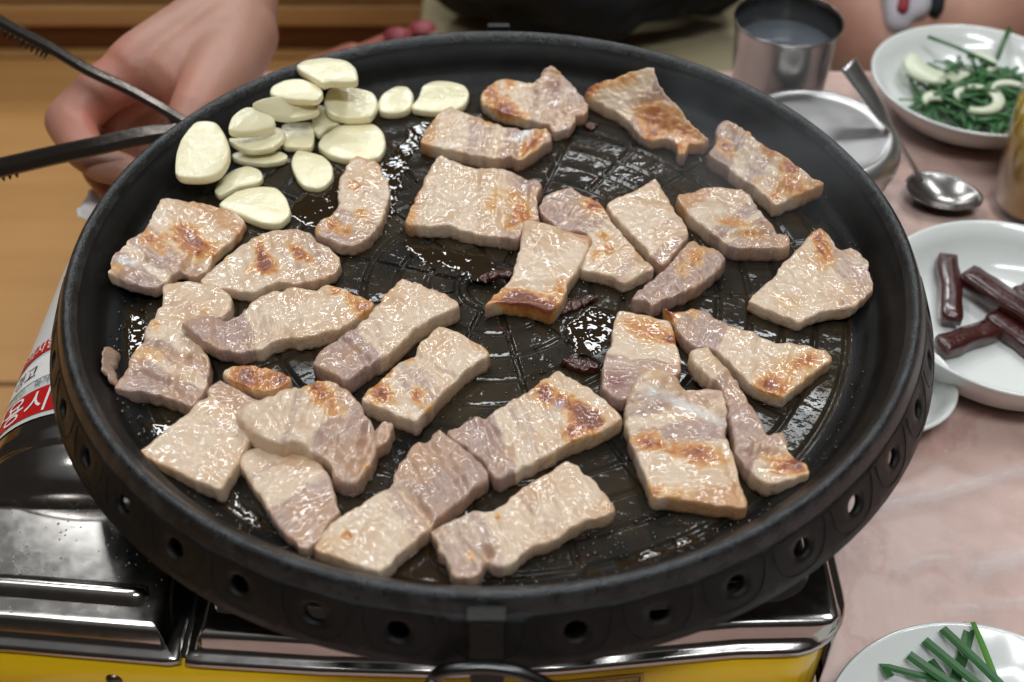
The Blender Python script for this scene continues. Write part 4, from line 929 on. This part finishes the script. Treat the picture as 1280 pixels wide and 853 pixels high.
for lab_, a, b, w in (('long chive stalk sticking out left at the back of the salad', (1160, 46), (1245, 82), .0036), ('chive stalk standing up at the back of the salad', (1262, 35), (1246, 75), .003), ('short chive stalk lying on the onion wedge', (1182, 90), (1202, 78), .004)):
    A = un(*a, .034); B = un(*b, .029); o = mesh_obj('chive_stalk', *tube([A, A*.6+B*.4+[0, 0, .001], B], w*.5, 8, flat=.5), 'chive'); tag(o, lab_, 'chive', 'stray chive stalks in the salad bowl')
# steel cup with water
C1 = un(986, 24, .078)
cp = empty('steel_cup', (C1[0], C1[1], 0)); tag(cp, 'stainless steel water cup behind the pan at the upper right', 'cup')
cv, cf = lathe([(0, .002), (.0265, .002), (.028, 0), (.0292, .004), (.0305, .03), (.0325, .06), (.0342, .0755), (.0352, .0772), (.0350, .0786), (.0342, .0784), (.0335, .0755), (.0317, .06), (.0297, .03), (.028, .006), (0, .004)], 72)
fix_normals(mesh_obj('cup_body', [(x+C1[0], y+C1[1], z) for x, y, z in cv], cf, 'cup_steel', cp))
cv, cf = lathe([(0, .0600), (.0205, .0600), (.0316, .0603)], 48); mesh_obj('water', [(x+C1[0], y+C1[1], z) for x, y, z in cv], cf, 'water', cp)
# lidded steel rice bowl
C2 = un(1016, 176, .045)
rb = empty('rice_bowl', (C2[0], C2[1], 0)); tag(rb, 'stainless steel rice bowl with lid, half hidden by the pan', 'rice bowl')
def lz(prof, mat, nm): 
    v, f = lathe(prof, 80); return fix_normals(mesh_obj(nm, [(x+C2[0], y+C2[1], z) for x, y, z in v], f, mat, rb))
lz([(0, .001), (.032, 0), (.034, .003), (.043, .012), (.0495, .028), (.0505, .042)], 'steel', 'bowl_body')
lz([(.0525, .038), (.0530, .041), (.0520, .046), (.0495, .050), (.0470, .0518), (.0455, .0524), (.0440, .0520), (.0425, .0512), (.038, .0514), (0, .0520)], 'steel', 'lid')
# spoon
A0, A1, Am, A2 = un(1060, 80, .085), un(1105, 148, .058), un(1130, 190, .033), un(1150, 222, .013)
sp_ = empty('spoon', tuple(un(1180, 245, 0))); tag(sp_, 'steel spoon with its handle resting on the rice bowl lid', 'spoon')
hp = catmull([A0, A1, Am, A2], .004, False); hr = [.0088*(1-.50*min(1, i/len(hp)*1.4)) for i in range(len(hp))]
mesh_obj('handle', *tube(hp, hr, 12, flat=.38), 'steel', sp_)
B0 = un(1132, 226, .010); B1 = un(1228, 254, .010); cen = (B0+B1)/2; ax_ = (B1-B0); LL = np.linalg.norm(ax_)/2; ax_ /= np.linalg.norm(ax_); sd = np.cross([0, 0, 1.], ax_)
V = []; F = []; nr, ns = 12, 40
for lay in (0, 1):
    for i in range(nr+1):
        q = i/nr
        for k in range(ns):
            a = 2*pi*k/ns; eg = LL*cos(a)*(1+.0*cos(a)); wd = .0185*sin(a)*(1-.12*cos(a))
            p = cen+ax_*eg*q+sd*wd*q; V.append((p[0], p[1], .011-.0085*(1-q*q)-lay*.0009))
for lay in (0, 1):
    b0 = lay*(nr+1)*ns
    for i in range(nr):
        for k in range(ns): F.append((b0+i*ns+k, b0+i*ns+(k+1) % ns, b0+(i+1)*ns+(k+1) % ns, b0+(i+1)*ns+k))
for k in range(ns): a = nr*ns+k; b = nr*ns+(k+1) % ns; c = (nr+1)*ns; F.append((a, b, b+c, a+c))
fix_normals(mesh_obj('spoon_bowl', V, F, 'cup_steel', sp_))
# glass of yellow drink at the right edge
G1 = un(1292, 262, 0); gp = empty('drink_glass', (G1[0], G1[1], 0)); tag(gp, 'glass of yellow drink cut off by the right edge', 'glass')
v, f = lathe([(0, .0), (.026, 0), (.028, .002), (.0305, .05), (.032, .085), (.0312, .0852), (.0296, .05), (.0262, .006), (0, .005)], 64); fix_normals(mesh_obj('tumbler', [(x+G1[0], y+G1[1], z+.0015) for x, y, z in v], f, 'glass', gp))
v, f = lathe([(0, .0055), (.0255, .0065), (.0289, .05), (.0300, .072), (0, .072)], 64); fix_normals(mesh_obj('drink', [(x+G1[0], y+G1[1], z+.0015) for x, y, z in v], f, 'drink', gp))

# ------------------------------------------------------------------ person with tongs (background, out of focus)
def blob(name, caps, mat, parent, vox=.0022, smooth=6, flush=None, folds=0):
    V = []; F = []
    for (a, ra), (b, rb_) in caps:
        a = Vector([float(c) for c in a]); b = Vector([float(c) for c in b]); n = 8; L = (b-a).length
        pts = []; rr = []
        d = (b-a).normalized()
        for q in (-1, -.85, -.55): pts.append(a+d*ra*q); rr.append(ra*sqrt(max(.0004, 1-q*q)))
        for k in range(n+1): pts.append(a+(b-a)*k/n); rr.append(ra+(rb_-ra)*k/n)
        for q in (.55, .85, 1): pts.append(b+d*rb_*q); rr.append(rb_*sqrt(max(.0004, 1-q*q)))
        v, f = tube(pts, rr, 20); o = len(V); V += [tuple(p) for p in v]; F += [tuple(i+o for i in q) for q in f]
    ob = mesh_obj(name+'_src', V, F, None); fix_normals(ob)
    md = ob.modifiers.new('r', 'REMESH'); md.mode = 'VOXEL'; md.voxel_size = vox; md.use_smooth_shade = True
    ms = ob.modifiers.new('s', 'SMOOTH'); ms.iterations = smooth; ms.factor = .5
    dg = bpy.context.evaluated_depsgraph_get(); bpy.context.view_layer.update(); me = bpy.data.meshes.new_from_object(ob.evaluated_get(bpy.context.evaluated_depsgraph_get()))
    bpy.data.objects.remove(ob, do_unlink=True)
    me.materials.clear(); me.materials.append(M[mat]); me.polygons.foreach_set('use_smooth', [True]*len(me.polygons)); me.name = name
    if folds:
        for v in me.vertices: v.co += Vector(v.normal)*folds*(fbm(v.co.x*9, v.co.y*9, v.co.z*14, 3)-.2)
    if flush:
        at = me.attributes.new('flush', 'FLOAT', 'POINT'); co = np.zeros(len(me.vertices)*3); me.vertices.foreach_get('co', co); co = co.reshape(-1, 3); val = np.zeros(len(co))
        for p, r, s in flush: val += s*np.exp(-((co-np.asarray(p))**2).sum(1)/r**2)
        at.data.foreach_set('value', np.clip(val, 0, 1).astype(np.float32))
    o = bpy.data.objects.new(name, me); COL.objects.link(o)
    if parent is not None: o.parent = parent; o.matrix_parent_inverse = Matrix.Translation(-parent.location)
    return o
def chain(*pts):
    q = [(ray(a, b, d), r) for a, b, d, r in pts]; return list(zip(q[:-1], q[1:]))
pe = empty('person', (.02, .62, -.33)); tag(pe, 'person in black clothing gripping steel tongs with a bare hand', 'person')
caps = chain((420, -420, 1.02, .040), (345, -150, .84, .033), (300, -15, .755, .0235))             # forearm to wrist
caps += chain((300, -15, .755, .0235), (262, 40, .725, .026), (172, 82, .70, .0185))                # back of the hand
caps += chain((300, 0, .75, .024), (285, 60, .715, .026), (225, 95, .70, .022))
caps += chain((300, 40, .73, .024), (275, 95, .69, .021), (246, 140, .665, .0155), (225, 178, .655, .0115), (205, 205, .66, .0095))   # thumb
caps += chain((175, 84, .70, .0165), (128, 112, .695, .0145), (86, 152, .69, .0138), (104, 186, .675, .0118), (128, 206, .665, .0105), (160, 214, .662, .0090))  # index
caps += chain((190, 88, .715, .0165), (140, 130, .725, .0140), (118, 172, .725, .0130), (128, 212, .70, .0118), (150, 240, .69, .0108), (178, 246, .688, .009))   # middle
caps += chain((215, 90, .73, .016), (170, 140, .745, .0135), (150, 180, .745, .012), (158, 222, .72, .011), (182, 246, .705, .009))
caps += chain((240, 90, .74, .015), (200, 140, .76, .012), (182, 180, .755, .011), (190, 215, .735, .009))
# other hand resting behind the pan: only the fingertips show over the rim
caps2 = []
hand2 = [((330, 150, .98, .03), (395, 96, .95, .016), (440, 70, .94, .011)), ((345, 140, .985, .03), (430, 86, .955, .013), (486, 56, .95, .0100)), ((360, 130, 1.0, .03), (450, 76, .975, .013), (524, 46, .968, .0100))]
body = blob('body', caps, 'skin', pe, flush=[(ray(150, 150, .69), .03, .55), (ray(225, 130, .67), .022, .6), (ray(150, 76, .69), .016, .35), (ray(140, 225, .69), .03, .5), (ray(100, 160, .68), .012, .3)])
foot = blob('resting_hand', sum([chain(*h) for h in hand2], [])+chain((250, 170, 1.03, .035), (340, 150, .99, .032)), 'skin', pe, vox=.003, flush=[(ray(430, 68, .94), .05, .6), (ray(500, 45, .96), .03, .6)])
for (a, b, d) in ((496, 42, .935), (528, 34, .952)):
    v, f = lathe([(0, .0042), (.004, .0036), (.0072, .002), (.0088, -.001)], 20); c = ray(a, b, d)
    mesh_obj('red_nail', [(c[0]+x*1.25, c[1]+y, c[2]+z) for x, y, z in v], f, 'nail_red', foot)
cl = chain((612, -42, 1.15, .050), (660, -36, 1.12, .056), (760, -34, 1.10, .058), (890, -48, 1.12, .05))+chain((720, -200, 1.25, .13), (820, -180, 1.25, .14))+chain((610, -34, 1.12, .044), (740, -28, 1.08, .05))
blob('black_clothing', cl, 'black_cloth', pe, vox=.008, smooth=6, folds=.022)
# tongs
tg = empty('tongs', tuple(ray(215, 148, .64))); tag(tg, 'open serrated steel tongs held above the floor at upper left', 'tongs')
def tong_arm(path, wid, thk, teeth, tside):
    P = catmull([ray(*p) for p in path], .004, False); n = len(P); V = []; F = []
    for i, p in enumerate(P):
        d = P[min(i+1, n-1)]-P[max(i-1, 0)]; d /= np.linalg.norm(d); v = (p-CAM); v /= np.linalg.norm(v); s = np.cross(d, v); s /= np.linalg.norm(s); u = np.cross(s, d)
        q = i/(n-1); w = wid[0]+(wid[1]-wid[0])*q; hk = thk
        for a, b in ((-1, -1), (1, -1), (1.0, .1), (.82, .55), (0, .75), (-.82, .55), (-1, .1)): V.append(p+s*a*w*.5+u*b*hk*-1)
    m = 7
    for i in range(n-1):
        for k in range(m): F.append((i*m+k, i*m+(k+1) % m, (i+1)*m+(k+1) % m, (i+1)*m+k))
    F += [tuple(range(m)), tuple((n-1)*m+k for k in range(m))]
    arm = fix_normals(mesh_obj('arm', V, F, 'tongs', tg, smooth=False))
    # serrations
    x0, x1, nt, hgt = teeth; parts = []
    for k in range(nt):
        q = x0+(x1-x0)*k/nt; i = int(q*(n-1)); p = P[i]; d = P[min(i+1, n-1)]-P[max(i-1, 0)]; d /= np.linalg.norm(d); v = p-CAM; v /= np.linalg.norm(v); s = np.cross(d, v)*tside; s /= np.linalg.norm(s); w = wid[0]+(wid[1]-wid[0])*q
        pitch = np.linalg.norm(P[-1]-P[0])*(x1-x0)/nt
        b0 = p+s*w*.42; dep = v*.006
        tri = [b0-d*pitch*.62, b0+s*hgt-d*pitch*.22, b0+s*hgt+d*pitch*.22, b0+d*pitch*.62]
        parts.append(([*tri, *[q_+dep for q_ in tri]], [(0, 1, 2, 3), (4, 7, 6, 5), (0, 4, 5, 1), (1, 5, 6, 2), (2, 6, 7, 3), (3, 7, 4, 0)]))
    mesh_obj('serration', *join(*parts), 'tongs', arm, smooth=False)
tong_arm([(-70, -22, .70), (0, 27, .68), (62, 60, .665), (110, 88, .655), (160, 112, .65), (210, 140, .645), (255, 168, .645)], (.0075, .0058), .003, (.17, .47, 24, .0042), -1)
tong_arm([(-70, 226, .66), (0, 210, .655), (60, 196, .65), (120, 183, .645), (180, 170, .645), (250, 160, .65)], (.0112, .0095), .003, (.02, .30, 18, .0028), -1)
# crumpled napkin under the hand
V = []; F = []; c0 = ray(138, 264, .70); nn = 14
for j in range(nn+1):
    for i in range(nn+1):
        u, v = i/nn-.5, j/nn-.5; V.append((c0[0]+u*.030+.003*nz(u*3, v*3, 3), c0[1]+v*.026+.003*nz(u*3, v*3, 8), c0[2]+.004*fbm(u*2, v*2, 5)-.012*u))
for j in range(nn):
    for i in range(nn): a = j*(nn+1)+i; F.append((a, a+1, a+nn+2, a+nn+1))
o = mesh_obj('paper_napkin', V, F, 'paper'); md = o.modifiers.new('t', 'SOLIDIFY'); md.thickness = .0006; tag(o, 'bit of white paper napkin below the gripping hand by the rim', 'napkin')

# ------------------------------------------------------------------ background seat cushion and second person's legs
V, F = box(-.09, .62, .50, .95, -.33, -.13, .05)
o = mesh_obj('floor_cushion', V, F, 'khaki'); tag(o, 'khaki fabric cushion on the floor beyond the table', 'cushion')
p2 = empty('person', (.42, .75, -.2)); tag(p2, 'person with bare legs and red and white clothing behind the salad bowl', 'person')
blob('body', chain((1030, -30, 1.06, .036), (1075, 10, 1.03, .046), (1110, 60, 1.02, .05), (1160, 60, 1.05, .05), (1290, -10, 1.12, .06)), 'skin', p2, vox=.006, flush=[(ray(1060, 30, 1.0), .05, .05)])
blob('white_clothing', chain((1120, -40, .985, .016), (1122, 28, .975, .012))+chain((1150, -40, .985, .014), (1148, 12, .975, .010)), 'white_cloth', p2, vox=.004)
blob('red_trim', chain((1136, -40, .975, .006), (1128, 12, .965, .0055)), 'red_cloth', p2, vox=.003)
blob('black_trim', chain((1172, -40, .985, .010), (1168, 12, .98, .008)), 'black_cloth', p2, vox=.003)

# ------------------------------------------------------------------ thin smoke rising off the right side of the pan
t = NT('smoke'); t.t.nodes.remove(t.b)
pv = t.n('ShaderNodeVolumePrincipled'); pv.inputs['Color'].default_value = (.93, .95, 1, 1); pv.inputs['Anisotropy'].default_value = .2
ln_ = t.n('ShaderNodeVectorMath', operation='LENGTH'); t.l(t.coord(), ln_.inputs[0])
fall = t.math('MAXIMUM', t.math('SUBTRACT', 1., t.math('POWER', ln_.outputs['Value'], 2.)), 0.)
den = t.math('MULTIPLY', t.math('MULTIPLY', fall, t.ramp(t.noise(1.6, 3, .6), [(.35, g(0)), (.75, g(1))])), 5.0)
t.l(den, pv.inputs['Density']); t.l(pv.outputs[0], t.out.inputs['Volume']); M['smoke'] = t.m
bmi = bmesh.new(); bmesh.ops.create_icosphere(bmi, subdivisions=3, radius=1); V = [tuple(v.co) for v in bmi.verts]; F = [tuple(v.index for v in f.verts) for f in bmi.faces]; bmi.free()
sm = mesh_obj('smoke', V, F, 'smoke'); c = un(965, 165, .155); sm.location = c; sm.scale = (.075, .085, .044); tag(sm, 'thin bluish smoke rising over the right side of the pan', 'smoke', kind='stuff')
